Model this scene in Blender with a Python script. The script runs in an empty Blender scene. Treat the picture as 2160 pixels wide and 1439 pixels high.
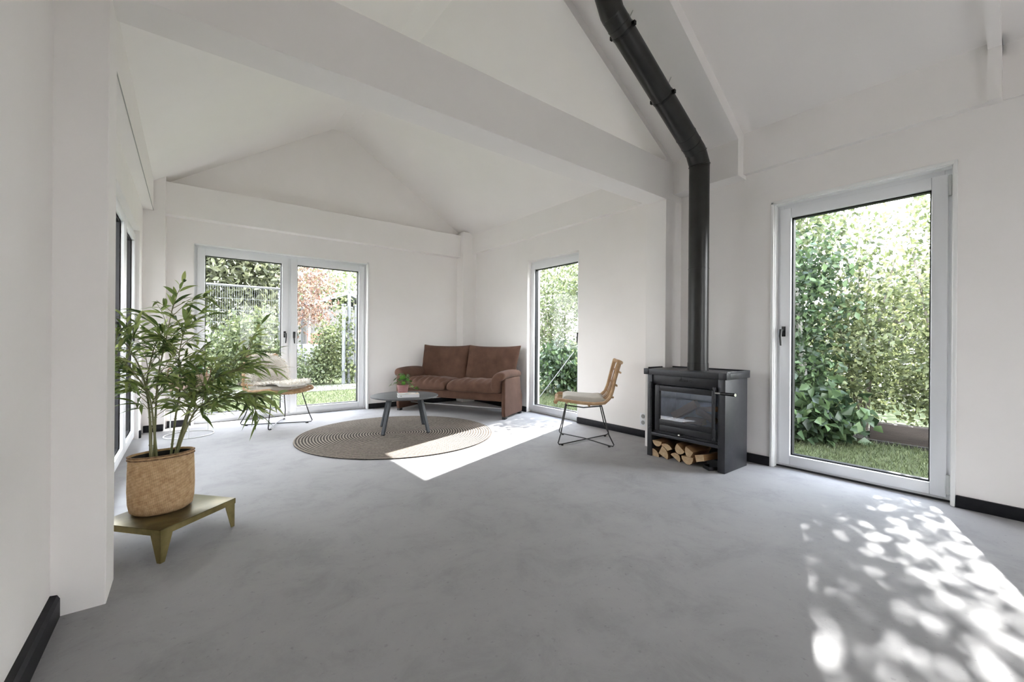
import bpy, bmesh, math, random
import numpy as np
from mathutils import Vector, Matrix, Euler

random.seed(7)
rng = np.random.default_rng(11)
SC = bpy.context.scene
COL = SC.collection
PI = math.pi

# ------------------------------------------------------------------ materials
def new_mat(name):
    m = bpy.data.materials.new(name)
    m.use_nodes = True
    nt = m.node_tree
    for n in list(nt.nodes):
        nt.nodes.remove(n)
    out = nt.nodes.new('ShaderNodeOutputMaterial')
    return m, nt, out

def nd(nt, t, **kw):
    n = nt.nodes.new(t)
    for k, v in kw.items():
        setattr(n, k, v)
    return n

def principled(nt, out, col=(.8, .8, .8), rough=.5, metal=0., spec=.5):
    b = nd(nt, 'ShaderNodeBsdfPrincipled')
    b.inputs['Base Color'].default_value = (*col, 1)
    b.inputs['Roughness'].default_value = rough
    b.inputs['Metallic'].default_value = metal
    b.inputs['Specular IOR Level'].default_value = spec
    nt.links.new(b.outputs[0], out.inputs[0])
    return b

def coords(nt, scale=(1, 1, 1), kind='Object'):
    tc = nd(nt, 'ShaderNodeTexCoord')
    mp = nd(nt, 'ShaderNodeMapping')
    mp.inputs['Scale'].default_value = scale
    nt.links.new(tc.outputs[kind], mp.inputs[0])
    return mp.outputs[0]

def ramp(nt, fac, stops):
    r = nd(nt, 'ShaderNodeValToRGB')
    e = r.color_ramp.elements
    while len(e) < len(stops):
        e.new(.5)
    for i, (p, c) in enumerate(stops):
        e[i].position = p
        e[i].color = (*c, 1) if len(c) == 3 else c
    nt.links.new(fac, r.inputs[0])
    return r.outputs[0]

def noise(nt, vec, scale, detail=4, rough=.55, dist=0.):
    n = nd(nt, 'ShaderNodeTexNoise')
    n.inputs['Scale'].default_value = scale
    n.inputs['Detail'].default_value = detail
    n.inputs['Roughness'].default_value = rough
    n.inputs['Distortion'].default_value = dist
    nt.links.new(vec, n.inputs['Vector'])
    return n.outputs['Fac']

def bump(nt, b, h, strength=.3, dist=.01):
    n = nd(nt, 'ShaderNodeBump')
    n.inputs['Strength'].default_value = strength
    n.inputs['Distance'].default_value = dist
    nt.links.new(h, n.inputs['Height'])
    nt.links.new(n.outputs[0], b.inputs['Normal'])

def mat_noise(name, c1, c2, scale=8, rough=.6, metal=0., spec=.5, bmp=0., bscale=None, stretch=(1, 1, 1), lo=.35, hi=.65, detail=4, bdist=.004):
    m, nt, out = new_mat(name)
    b = principled(nt, out, c1, rough, metal, spec)
    v = coords(nt, stretch)
    f = noise(nt, v, scale, detail)
    nt.links.new(ramp(nt, f, [(lo, c1), (hi, c2)]), b.inputs['Base Color'])
    if bmp:
        bump(nt, b, noise(nt, v, bscale or scale * 6, 3), bmp, bdist)
    return m

def mat_plain(name, c, rough=.5, metal=0., spec=.5):
    m, nt, out = new_mat(name)
    principled(nt, out, c, rough, metal, spec)
    return m

M = {}
M['wall'] = mat_noise('wall_paint', (.895, .868, .85), (.88, .853, .835), 3, .9, spec=.2, bmp=.08, bscale=160, bdist=.001)
M['ceil'] = mat_noise('ceiling_paint', (.895, .868, .85), (.88, .853, .835), 2, .92, spec=.15)
M['trim'] = mat_plain('white_gloss_trim', (.86, .86, .85), .45)
M['upvc'] = mat_plain('white_plastic_profile', (.84, .85, .87), .3)
M['gasket'] = mat_plain('black_rubber_gasket', (.012, .012, .014), .5)
M['black_base'] = mat_noise('black_baseboard', (.009, .009, .012), (.014, .014, .017), 20, .5, spec=.15)
M['handle_black'] = mat_plain('black_handle_metal', (.008, .008, .009), .35)
M['grey_plastic'] = mat_plain('pale_grey_plastic', (.55, .56, .55), .4)
M['socket_hole'] = mat_plain('socket_recess', (.36, .36, .35), .6)

def mat_floor():
    m, nt, out = new_mat('polished_concrete')
    b = principled(nt, out, (.3, .3, .3), .5, 0, .12)
    v = coords(nt)
    f1 = noise(nt, v, .55, 5, .55, .4)
    f2 = noise(nt, v, 3.2, 8, .72, .4)
    f3 = noise(nt, v, 38, 3, .6)
    c1 = ramp(nt, f1, [(.3, (.31, .305, .31)), (.7, (.365, .36, .362))])
    c2 = ramp(nt, f2, [(.3, (.78, .78, .79)), (.5, (1, 1, 1)), (.72, (1.1, 1.1, 1.09))])
    c3 = ramp(nt, f3, [(.27, (.55, .55, .57)), (.37, (1, 1, 1))])
    mx = nd(nt, 'ShaderNodeMix', data_type='RGBA', blend_type='MULTIPLY')
    mx.inputs[0].default_value = .8
    nt.links.new(c1, mx.inputs[6]); nt.links.new(c2, mx.inputs[7])
    mx2 = nd(nt, 'ShaderNodeMix', data_type='RGBA', blend_type='MULTIPLY')
    mx2.inputs[0].default_value = .45
    nt.links.new(mx.outputs[2], mx2.inputs[6]); nt.links.new(c3, mx2.inputs[7])
    nt.links.new(mx2.outputs[2], b.inputs['Base Color'])
    rr = nd(nt, 'ShaderNodeMapRange')
    rr.inputs[3].default_value = .6; rr.inputs[4].default_value = .78
    nt.links.new(f2, rr.inputs[0])
    nt.links.new(rr.outputs[0], b.inputs['Roughness'])
    bump(nt, b, f2, .06, .003)
    return m
M['floor'] = mat_floor()

def mat_glass(name, tint=(.97, .985, .98), refl=.6, base=.009):
    m, nt, out = new_mat(name)
    t = nd(nt, 'ShaderNodeBsdfTransparent'); t.inputs[0].default_value = (*tint, 1)
    g = nd(nt, 'ShaderNodeBsdfGlossy'); g.inputs['Roughness'].default_value = .005
    lw = nd(nt, 'ShaderNodeLayerWeight'); lw.inputs[0].default_value = .5
    pw = nd(nt, 'ShaderNodeMath', operation='POWER'); pw.inputs[1].default_value = 4.5
    nt.links.new(lw.outputs['Facing'], pw.inputs[0])
    ma = nd(nt, 'ShaderNodeMath', operation='MULTIPLY_ADD')
    ma.inputs[1].default_value = .8 * refl; ma.inputs[2].default_value = base
    nt.links.new(pw.outputs[0], ma.inputs[0])
    mx = nd(nt, 'ShaderNodeMixShader')
    nt.links.new(ma.outputs[0], mx.inputs[0])
    nt.links.new(t.outputs[0], mx.inputs[1]); nt.links.new(g.outputs[0], mx.inputs[2])
    nt.links.new(mx.outputs[0], out.inputs[0])
    return m
M['glass'] = mat_glass('window_glass')
M['stove_glass'] = mat_glass('stove_glass', (.78, .83, .92), 1.0, .10)

def mat_leaf(name, dark, mid, light, trans=.35, rough=.45):
    m, nt, out = new_mat(name)
    b = principled(nt, out, mid, rough, 0, .35)
    g = nd(nt, 'ShaderNodeNewGeometry')
    c = ramp(nt, g.outputs['Random Per Island'], [(.05, dark), (.5, mid), (.95, light)])
    nt.links.new(c, b.inputs['Base Color'])
    tr = nd(nt, 'ShaderNodeBsdfTranslucent')
    hs = nd(nt, 'ShaderNodeHueSaturation')
    hs.inputs['Value'].default_value = 1.15; hs.inputs['Hue'].default_value = .487
    nt.links.new(c, hs.inputs['Color']); nt.links.new(hs.outputs[0], tr.inputs[0])
    mx = nd(nt, 'ShaderNodeMixShader'); mx.inputs[0].default_value = trans
    nt.links.new(b.outputs[0], mx.inputs[1]); nt.links.new(tr.outputs[0], mx.inputs[2])
    nt.links.new(mx.outputs[0], out.inputs[0])
    return m
M['bamboo_leaf'] = mat_leaf('bamboo_leaf', (.08, .14, .045), (.24, .34, .10), (.48, .57, .22), .3, .4)
M['hedge_leaf'] = mat_leaf('hedge_leaf', (.035, .045, .022), (.078, .10, .045), (.15, .18, .085), .4)
M['bright_leaf'] = mat_leaf('bright_shrub_leaf', (.042, .056, .025), (.095, .118, .05), (.175, .20, .096), .38)
M['olive_leaf'] = mat_leaf('olive_tree_leaf', (.038, .044, .025), (.092, .10, .055), (.165, .18, .105), .38)
M['dark_leaf'] = mat_leaf('dark_shrub_leaf', (.016, .03, .016), (.038, .065, .03), (.09, .14, .06), .3, .35)
M['red_leaf'] = mat_leaf('red_maple_leaf', (.09, .055, .04), (.17, .105, .078), (.24, .18, .125), .4)
M['pilea_leaf'] = mat_leaf('pilea_leaf', (.03, .10, .02), (.07, .22, .03), (.15, .36, .06), .2, .3)
M['grass'] = mat_leaf('grass_blade', (.03, .041, .016), (.053, .067, .029), (.09, .107, .049), .3)
M['strap_leaf'] = mat_leaf('strap_leaf', (.02, .06, .015), (.05, .13, .03), (.11, .22, .05), .2)
M['lawn'] = mat_noise('lawn_soil', (.042, .052, .023), (.06, .072, .033), 9, .95, spec=.1, bmp=.5, bscale=90)
M['soil'] = mat_noise('potting_soil', (.006, .005, .004), (.02, .015, .012), 60, .9, bmp=.8, bscale=120)
M['bark'] = mat_noise('bark', (.10, .085, .07), (.22, .20, .17), 14, .9, stretch=(1, 1, .25), bmp=.6)
M['pale_bark'] = mat_noise('pale_bark', (.30, .29, .27), (.48, .47, .44), 10, .85, stretch=(1, 1, .3), bmp=.4)
M['culm'] = mat_noise('bamboo_culm', (.16, .17, .07), (.30, .29, .15), 18, .45, stretch=(1, 1, .2))
M['galv'] = mat_noise('galvanised_steel', (.10, .105, .11), (.14, .145, .15), 30, .6, 0)
M['sleeper'] = mat_noise('dark_timber', (.024, .018, .014), (.045, .034, .027), 12, .85, stretch=(1, .15, 1), bmp=.5)
M['shed_wall'] = mat_noise('dark_shed_boards', (.10, .095, .09), (.16, .15, .14), 6, .8, stretch=(1, 1, 4))
M['shed_roof'] = mat_plain('pale_shed_trim', (.22, .235, .26), .6)
M['path'] = mat_noise('garden_path', (.11, .104, .097), (.15, .142, .13), 12, .9)
M['added_terrace'] = mat_noise('added_pale_paving', (.30, .285, .265), (.38, .36, .335), 12, .9)
M['render_out'] = mat_plain('outside_render', (.55, .55, .53), .9)
M['trailer'] = mat_plain('pale_trailer_panel', (.30, .31, .34), .4)
M['terracotta'] = mat_plain('terracotta', (.26, .13, .09), .8)
M['fence_board'] = mat_noise('grey_fence_boards', (.30, .30, .30), (.40, .40, .395), 6, .85, stretch=(1, 1, .1))
M['rubber'] = mat_plain('black_rubber', (.012, .012, .012), .7)

M['stove'] = mat_noise('stove_black_steel', (.015, .015, .018), (.021, .021, .025), 25, .42, .35, bmp=.05, bscale=300, bdist=.0005)
M['stove_grey'] = mat_noise('stove_grey_steel', (.03, .031, .036), (.038, .039, .044), 25, .38, .4)
M['flue'] = mat_noise('flue_black_enamel', (.014, .014, .013), (.02, .02, .019), 12, .36, .2)
M['flue_ring'] = mat_plain('flue_joint', (.006, .006, .006), .3, .3)
M['fire_back'] = mat_noise('firebox_lining', (.20, .21, .22), (.28, .29, .30), 14, .9)
M['chrome'] = mat_plain('brushed_chrome', (.75, .74, .72), .25, 1.)
M['zinc'] = mat_plain('zinc_rod', (.5, .5, .48), .4, .8)

def mat_wood_log(name, c1, c2, s=22):
    m, nt, out = new_mat(name)
    b = principled(nt, out, c1, .8, 0, .2)
    v = coords(nt, (1, .12, 1))
    f = noise(nt, v, s, 5, .6, .3)
    nt.links.new(ramp(nt, f, [(.3, c1), (.7, c2)]), b.inputs['Base Color'])
    bump(nt, b, f, .4, .004)
    return m
M['log_face'] = mat_wood_log('split_wood', (.20, .105, .045), (.38, .23, .115))
M['log_end'] = mat_noise('sawn_log_end', (.40, .275, .155), (.52, .38, .235), 30, .85, bmp=.2)
M['log_bark'] = mat_wood_log('log_bark', (.06, .035, .02), (.17, .085, .035), 30)

def mat_fabric(name, c1, c2, scale=420):
    m, nt, out = new_mat(name)
    b = principled(nt, out, c1, .9, 0, .15)
    b.inputs['Sheen Weight'].default_value = .06
    b.inputs['Sheen Roughness'].default_value = .5
    v = coords(nt)
    f = noise(nt, v, 6, 5, .6)
    w = noise(nt, v, scale, 2)
    nt.links.new(ramp(nt, f, [(.3, c1), (.7, c2)]), b.inputs['Base Color'])
    bump(nt, b, w, .35, .002)
    return m
M['sofa'] = mat_fabric('brown_corduroy', (.078, .040, .027), (.115, .062, .043))
M['cushion'] = mat_fabric('oatmeal_canvas', (.44, .41, .36), (.52, .49, .43))
def mat_wool():
    m, nt, out = new_mat('cream_wool')
    b = principled(nt, out, (.8, .76, .7), .95, 0, .1)
    g = nd(nt, 'ShaderNodeNewGeometry')
    nt.links.new(ramp(nt, g.outputs['Random Per Island'], [(.05, (.62, .55, .46)), (.4, (.84, .80, .74)), (.9, (.95, .94, .91))]), b.inputs['Base Color'])
    return m
M['wool'] = mat_wool()

def mat_rattan(name, c1, c2):
    m, nt, out = new_mat(name)
    b = principled(nt, out, c1, .5, 0, .4)
    v = coords(nt)
    f = noise(nt, v, 16, 4)
    nt.links.new(ramp(nt, f, [(.3, c1), (.7, c2)]), b.inputs['Base Color'])
    bump(nt, b, noise(nt, v, 70, 2), .3, .002)
    return m
M['rattan'] = mat_rattan('rattan_cane', (.36, .21, .105), (.54, .36, .20))
M['wire'] = mat_plain('black_wire', (.008, .008, .009), .4)
M['white_wire'] = mat_plain('white_wire', (.62, .62, .61), .4)
M['table'] = mat_noise('grey_lacquer', (.07, .072, .077), (.08, .083, .088), 30, .5, spec=.3)
M['table_leg'] = mat_noise('dark_grey_lacquer', (.05, .056, .065), (.06, .067, .075), 30, .5, spec=.3)
M['brass'] = mat_noise('worn_olive_brass', (.17, .135, .05), (.34, .28, .12), 9, .38, .55, bmp=.25, bscale=40, lo=.3, hi=.7)
M['brass_dark'] = mat_noise('dark_olive_metal', (.085, .07, .03), (.17, .14, .06), 9, .3, .6)

def mat_rug():
    m, nt, out = new_mat('braided_jute')
    b = principled(nt, out, (.3, .25, .2), .95, 0, .1)
    tc = nd(nt, 'ShaderNodeTexCoord')
    sp = nd(nt, 'ShaderNodeSeparateXYZ'); nt.links.new(tc.outputs['Object'], sp.inputs[0])
    def mth(op, a, c=None):
        n = nd(nt, 'ShaderNodeMath', operation=op)
        for i, x in enumerate((a, c)):
            if x is None: continue
            if hasattr(x, 'links'): nt.links.new(x, n.inputs[i])
            else: n.inputs[i].default_value = x
        return n.outputs[0]
    r = mth('SQRT', mth('ADD', mth('MULTIPLY', sp.outputs[0], sp.outputs[0]), mth('MULTIPLY', sp.outputs[1], sp.outputs[1])))
    ang = mth('ARCTAN2', sp.outputs[1], sp.outputs[0])
    spiral = mth('ADD', mth('MULTIPLY', r, 1 / .0305), mth('MULTIPLY', ang, 1 / (2 * PI)))
    fr = mth('FRACT', spiral)
    stripe = mth('GREATER_THAN', fr, .48)
    v = coords(nt, (1, 1, 1))
    n1 = noise(nt, v, 55, 4, .7)
    n2 = noise(nt, v, 3, 3)
    light = ramp(nt, n1, [(.3, (.20, .17, .14)), (.7, (.38, .33, .28))])
    dark = ramp(nt, n1, [(.35, (.025, .022, .021)), (.75, (.12, .10, .085))])
    mx = nd(nt, 'ShaderNodeMix', data_type='RGBA')
    nt.links.new(stripe, mx.inputs[0]); nt.links.new(light, mx.inputs[6]); nt.links.new(dark, mx.inputs[7])
    mu = nd(nt, 'ShaderNodeMix', data_type='RGBA', blend_type='MULTIPLY'); mu.inputs[0].default_value = .4
    nt.links.new(mx.outputs[2], mu.inputs[6])
    nt.links.new(ramp(nt, n2, [(.3, (.8, .8, .8)), (.7, (1.1, 1.1, 1.1))]), mu.inputs[7])
    nt.links.new(mu.outputs[2], b.inputs['Base Color'])
    h = mth('SINE', mth('MULTIPLY', spiral, 4 * PI))
    hh = mth('ADD', h, n1)
    bump(nt, b, hh, .6, .004)
    return m
M['rug'] = mat_rug()

def mat_weave(name, c1, c2, c3, su=150, sv=56):
    m, nt, out = new_mat(name)
    b = principled(nt, out, c1, .7, 0, .3)
    tc = nd(nt, 'ShaderNodeTexCoord')
    mp = nd(nt, 'ShaderNodeMapping'); nt.links.new(tc.outputs['UV'], mp.inputs[0])
    mp.inputs['Rotation'].default_value = (0, 0, .6)
    mp.inputs['Scale'].default_value = (su, sv, 1)
    ch = nd(nt, 'ShaderNodeTexChecker'); ch.inputs['Scale'].default_value = 1
    nt.links.new(mp.outputs[0], ch.inputs[0])
    v = coords(nt)
    f = noise(nt, v, 40, 4, .7)
    base = ramp(nt, f, [(.25, c1), (.55, c2), (.8, c3)])
    mu = nd(nt, 'ShaderNodeMix', data_type='RGBA', blend_type='MULTIPLY'); mu.inputs[0].default_value = .3
    nt.links.new(base, mu.inputs[6])
    nt.links.new(ramp(nt, ch.outputs['Fac'], [(0, (.62, .60, .56)), (1, (1.08, 1.08, 1.08))]), mu.inputs[7])
    nt.links.new(mu.outputs[2], b.inputs['Base Color'])
    ad = nd(nt, 'ShaderNodeMath', operation='ADD')
    nt.links.new(ch.outputs['Fac'], ad.inputs[0]); nt.links.new(f, ad.inputs[1])
    bump(nt, b, ad.outputs[0], .8, .004)
    return m
M['basket'] = mat_weave('woven_seagrass', (.42, .25, .12), (.62, .42, .235), (.74, .55, .34))
M['basket2'] = mat_weave('woven_pinkish_basket', (.40, .29, .23), (.50, .38, .31), (.58, .46, .38), 60, 30)
M['basket_trim'] = mat_noise('basket_stitching', (.12, .06, .03), (.36, .22, .12), 60, .8)
M['pink_pot'] = mat_noise('pink_ceramic', (.36, .17, .17), (.46, .24, .24), 8, .5)
M['book_white'] = mat_plain('book_white', (.80, .80, .82), .5)
M['book_pages'] = mat_noise('book_pages', (.75, .73, .68), (.82, .80, .76), 60, .8, stretch=(1, 1, 30))

def mat_cover():
    m, nt, out = new_mat('book_cover_print')
    b = principled(nt, out, (.8, .8, .8), .4)
    v = coords(nt)
    f = noise(nt, v, 9, 2)
    nt.links.new(ramp(nt, f, [(.36, (.78, .78, .8)), (.46, (.25, .36, .40)), (.55, (.62, .42, .25)), (.66, (.8, .79, .76))]), b.inputs['Base Color'])
    return m
M['book_cover'] = mat_cover()

# ------------------------------------------------------------------ mesh helpers
class MB:
    def __init__(s):
        s.v = []; s.f = []; s.mi = []; s.uv = {}
    def add(s, verts, faces, mi=0):
        o = len(s.v)
        s.v.extend([tuple(p) for p in verts])
        s.f.extend([tuple(i + o for i in f) for f in faces])
        s.mi.extend([mi] * len(faces))
        return o
    def box(s, x0, x1, y0, y1, z0, z1, bev=0., mi=0, mat=None):
        if x0 > x1: x0, x1 = x1, x0
        if y0 > y1: y0, y1 = y1, y0
        if z0 > z1: z0, z1 = z1, z0
        if bev <= 0:
            P = [(x0, y0, z0), (x1, y0, z0), (x1, y1, z0), (x0, y1, z0), (x0, y0, z1), (x1, y0, z1), (x1, y1, z1), (x0, y1, z1)]
            F = [(0, 3, 2, 1), (4, 5, 6, 7), (0, 1, 5, 4), (1, 2, 6, 5), (2, 3, 7, 6), (3, 0, 4, 7)]
        else:
            bm = bmesh.new()
            bmesh.ops.create_cube(bm, size=1)
            for v in bm.verts:
                v.co = Vector(((x0 + x1) / 2 + v.co.x * (x1 - x0), (y0 + y1) / 2 + v.co.y * (y1 - y0), (z0 + z1) / 2 + v.co.z * (z1 - z0)))
            b = min(bev, (x1 - x0) * .49, (y1 - y0) * .49, (z1 - z0) * .49)
            bmesh.ops.bevel(bm, geom=list(bm.edges), offset=b, segments=2, profile=.5, affect='EDGES')
            bm.verts.index_update()
            P = [v.co.copy() for v in bm.verts]; F = [[v.index for v in f.verts] for f in bm.faces]
            bm.free()
        if mat is not None:
            P = [mat @ Vector(p) for p in P]
        s.add(P, F, mi)
        return s
    def prism(s, poly, axis, a, b, mi=0, mat=None):
        """poly: 2-D outline; axis 'x','y','z' is the extrusion axis"""
        n = len(poly)
        def pt(p, t):
            if axis == 'y': return (p[0], t, p[1])
            if axis == 'x': return (t, p[0], p[1])
            return (p[0], p[1], t)
        P = [pt(p, a) for p in poly] + [pt(p, b) for p in poly]
        if mat is not None: P = [mat @ Vector(p) for p in P]
        F = [tuple(range(n)), tuple(range(2 * n - 1, n - 1, -1))]
        for i in range(n):
            j = (i + 1) % n
            F.append((i, i + n, j + n, j))
        s.add(P, F, mi)
        return s
    def tube(s, pts, r, seg=8, caps=True, mi=0, closed=False, flat=None):
        pts = [Vector(p) for p in pts]; n = len(pts)
        rs = r if isinstance(r, (list, tuple)) else [r] * n
        tang = []
        for i in range(n):
            a = pts[(i - 1) % n] if (closed or i > 0) else pts[i]
            b = pts[(i + 1) % n] if (closed or i < n - 1) else pts[i]
            t = b - a
            tang.append(t.normalized() if t.length > 1e-9 else Vector((0, 0, 1)))
        up = Vector((0, 0, 1)) if abs(tang[0].z) < .9 else Vector((1, 0, 0))
        nrm = (up - tang[0] * up.dot(tang[0])).normalized()
        P = []
        for i in range(n):
            if i > 0:
                nrm = (nrm - tang[i] * nrm.dot(tang[i]))
                nrm = nrm.normalized() if nrm.length > 1e-6 else tang[i].orthogonal().normalized()
            bi = tang[i].cross(nrm)
            for k in range(seg):
                a = 2 * PI * k / seg
                ra = rs[i]
                P.append(pts[i] + nrm * (math.cos(a) * ra) + bi * (math.sin(a) * ra * (flat or 1)))
        F = []
        for i in range(n if closed else n - 1):
            for k in range(seg):
                k2 = (k + 1) % seg; i2 = (i + 1) % n
                F.append((i * seg + k, i * seg + k2, i2 * seg + k2, i2 * seg + k))
        if caps and not closed:
            F.append(tuple(range(seg - 1, -1, -1)))
            F.append(tuple((n - 1) * seg + k for k in range(seg)))
        s.add(P, F, mi)
        return s
    def lathe(s, prof, c=(0, 0, 0), seg=32, mi=0, sx=1., sy=1., rot=0., cap0=True, cap1=True, uv=False):
        """prof: list of (r, z) or (rx, ry, z)"""
        P = []
        for p in prof:
            rx, ry, z = (p[0] * sx, p[0] * sy, p[1]) if len(p) == 2 else p
            for k in range(seg):
                a = 2 * PI * k / seg
                x, y = rx * math.cos(a), ry * math.sin(a)
                P.append((c[0] + x * math.cos(rot) - y * math.sin(rot), c[1] + x * math.sin(rot) + y * math.cos(rot), c[2] + z))
        F = []
        for i in range(len(prof) - 1):
            for k in range(seg):
                k2 = (k + 1) % seg
                F.append((i * seg + k, i * seg + k2, (i + 1) * seg + k2, (i + 1) * seg + k))
        if cap0: F.append(tuple(range(seg - 1, -1, -1)))
        if cap1: F.append(tuple((len(prof) - 1) * seg + k for k in range(seg)))
        o = s.add(P, F, mi)
        if uv:
            n = len(prof)
            for i in range(n - 1):
                for k in range(seg):
                    s.uv[len(s.f) - len(F) + i * seg + k] = [(k / seg, i / (n - 1)), ((k + 1) / seg, i / (n - 1)), ((k + 1) / seg, (i + 1) / (n - 1)), (k / seg, (i + 1) / (n - 1))]
        return s
    def grid(s, fn, nu, nv, mi=0, wrap=False):
        P = [fn(i / (nu - 1), j / (nv - 1)) for j in range(nv) for i in range(nu)]
        F = []
        for j in range(nv - 1):
            for i in range(nu - 1):
                F.append((j * nu + i, j * nu + i + 1, (j + 1) * nu + i + 1, (j + 1) * nu + i))
        s.add(P, F, mi)
        return s
    def build(s, name, mats, parent=None, smooth=35, fix=True):
        me = bpy.data.meshes.new(name)
        me.from_pydata([tuple(p) for p in s.v], [], s.f)
        if not isinstance(mats, (list, tuple)): mats = [mats]
        for m in mats: me.materials.append(m)
        if len(mats) > 1:
            me.polygons.foreach_set('material_index', s.mi)
        if s.uv:
            ul = me.uv_layers.new(name='UVMap')
            for fi, uvs in s.uv.items():
                p = me.polygons[fi]
                for li, u in zip(p.loop_indices, uvs):
                    ul.data[li].uv = u
        me.update()
        if fix:
            bm = bmesh.new(); bm.from_mesh(me)
            bmesh.ops.recalc_face_normals(bm, faces=bm.faces)
            bm.to_mesh(me); bm.free()
        if smooth:
            me.polygons.foreach_set('use_smooth', [True] * len(me.polygons))
            me.set_sharp_from_angle(angle=math.radians(smooth))
        return link(name, me, parent)

def link(name, data, parent=None):
    o = bpy.data.objects.new(name, data)
    COL.objects.link(o)
    if parent is not None:
        o.parent = parent
    return o

def tag(o, label=None, cat=None, group=None, kind=None):
    if label: o['label'] = label
    if cat: o['category'] = cat
    if group: o['group'] = group
    if kind: o['kind'] = kind
    return o

def thing(name, label, cat, loc=(0, 0, 0), rz=0., group=None, kind=None):
    o = link(name, None)
    o.location = loc
    o.rotation_euler = (0, 0, rz)
    return tag(o, label, cat, group, kind)

def copy_tree(o, parent=None):
    c = o.copy(); COL.objects.link(c)
    if parent is not None: c.parent = parent
    for ch in list(o.children):
        copy_tree(ch, c)
    return c

def struct(name, mb, mat, label, cat='structure', parent=None, smooth=0):
    o = mb.build(name, mat, parent, smooth=smooth)
    return tag(o, label, cat, kind='structure')

# leaf meshes (numpy) ---------------------------------------------------------
def unit(a):
    return a / np.maximum(np.linalg.norm(a, axis=1, keepdims=True), 1e-9)

def leaf_mesh(name, pos, dirs, length, width, mat, parent=None, stations=1, droop=0., roll=None, fold=.25):
    """one blade per row of pos, growing along dirs; stations=1 makes a folded rhombus, more make a curved blade"""
    n = len(pos)
    dirs = unit(dirs)
    if roll is None:
        ref = unit(rng.normal(size=(n, 3)))
    else:
        ref = roll
    side = unit(np.cross(dirs, ref))
    nor = np.cross(side, dirs)
    L = (length if hasattr(length, '__len__') else np.full(n, length))[:, None]
    W = (width if hasattr(width, '__len__') else np.full(n, width))[:, None]
    if stations == 1:
        V = np.stack([pos, pos + dirs * L * .45 + side * W * .5 + nor * W * fold, pos + dirs * L, pos + dirs * L * .45 - side * W * .5 + nor * W * fold], 1)
        k = 4
        F0 = np.array([[0, 1, 2], [0, 2, 3]])
        faces = (F0[None] + (np.arange(n) * k)[:, None, None]).reshape(-1, 3)
        sizes = np.full(len(faces), 3)
        loops = faces.reshape(-1)
    else:
        ts = np.linspace(0, 1, stations + 2)
        prof = np.sin(np.pi * ts ** .8) * (1 - .25 * ts)
        rows = []
        for t, p in zip(ts, prof):
            c = pos + dirs * L * t + np.array([0, 0, -1.]) * droop * L * t * t
            if t == 0 or t == 1:
                rows.append(c[:, None])
            else:
                rows.append(np.stack([c + side * W * .5 * p + nor * W * fold * p, c - side * W * .5 * p + nor * W * fold * p], 1))
        V = np.concatenate(rows, 1)
        k = V.shape[1]
        fl = [[0, 1, 2]]
        for i in range(stations - 1):
            a = 1 + 2 * i
            fl.append([a, a + 2, a + 3, a + 1])
        fl.append([k - 3, k - 1, k - 2])
        loops = []; sizes = []
        per = np.array(sum(fl, [])); sz = [len(f) for f in fl]
        loops = (per[None] + (np.arange(n) * k)[:, None]).reshape(-1)
        sizes = np.tile(sz, n)
    me = bpy.data.meshes.new(name)
    me.vertices.add(n * k)
    me.vertices.foreach_set('co', V.reshape(-1).astype(np.float32))
    me.loops.add(len(loops))
    me.loops.foreach_set('vertex_index', np.asarray(loops, dtype=np.int32))
    me.polygons.add(len(sizes))
    st = np.concatenate([[0], np.cumsum(sizes)[:-1]]).astype(np.int32)
    me.polygons.foreach_set('loop_start', st)
    me.materials.append(mat)
    me.update(calc_edges=True)
    me.validate()
    if stations > 1:
        me.polygons.foreach_set('use_smooth', [True] * len(me.polygons))
    return link(name, me, parent)

def crown_points(blobs, clump=.16, per=22):
    """clumped points in ellipsoids: blobs = [(cx,cy,cz,rx,ry,rz,n)]"""
    out = []
    for cx, cy, cz, rx, ry, rz, n in blobs:
        nc = max(1, n // per)
        d = unit(rng.normal(size=(nc, 3)))
        r = rng.random(nc)[:, None] ** .42
        c = d * r
        pts = np.repeat(c, per, 0) * np.array([rx, ry, rz]) + rng.normal(size=(nc * per, 3)) * clump
        out.append(pts + np.array([cx, cy, cz]))
    return np.concatenate(out)

def plant_thing(name, label, cat, base, blobs, mat, leaf=(.07, .035), stems=(), stem_mat=None, clump=.16, per=22, group=None, down=.25, stem_name='trunk', zmin=-.04):
    t = thing(name, label, cat, base, 0, group)
    p = crown_points(blobs, clump, per)
    p = p[p[:, 2] > zmin + .02]
    n = len(p)
    d = rng.normal(size=(n, 3)); d[:, 2] -= down * 2
    L = leaf[0] * rng.uniform(.7, 1.35, n)
    leaf_mesh('foliage', p, d, L, L * (leaf[1] / leaf[0]), mat, t)
    for path, r in stems:
        MB().tube(path, r, 8).build(stem_name, stem_mat or M['bark'], t)
    return t

# ------------------------------------------------------------------ dimensions
XL, XN, XF = -.42, 4.11, 4.16         # left wall, right wall near / far
YA0, YA1 = 2.388, 2.623               # portal frame
YB = 6.66                             # back wall
YR = -3.4                             # wall behind the camera
SL = .61
SLL = .66
def roofz(x): return 4.31 - (SL if x > 1.84 else SLL) * max(0., abs(x - 1.84) - .11)

# ------------------------------------------------------------------ room shell
mb = MB().box(-.72, 4.46, YR - .3, 6.98, -.12, 0)
struct('floor', mb, M['floor'], 'grey polished concrete floor with mottled stains', 'floor')

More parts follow.
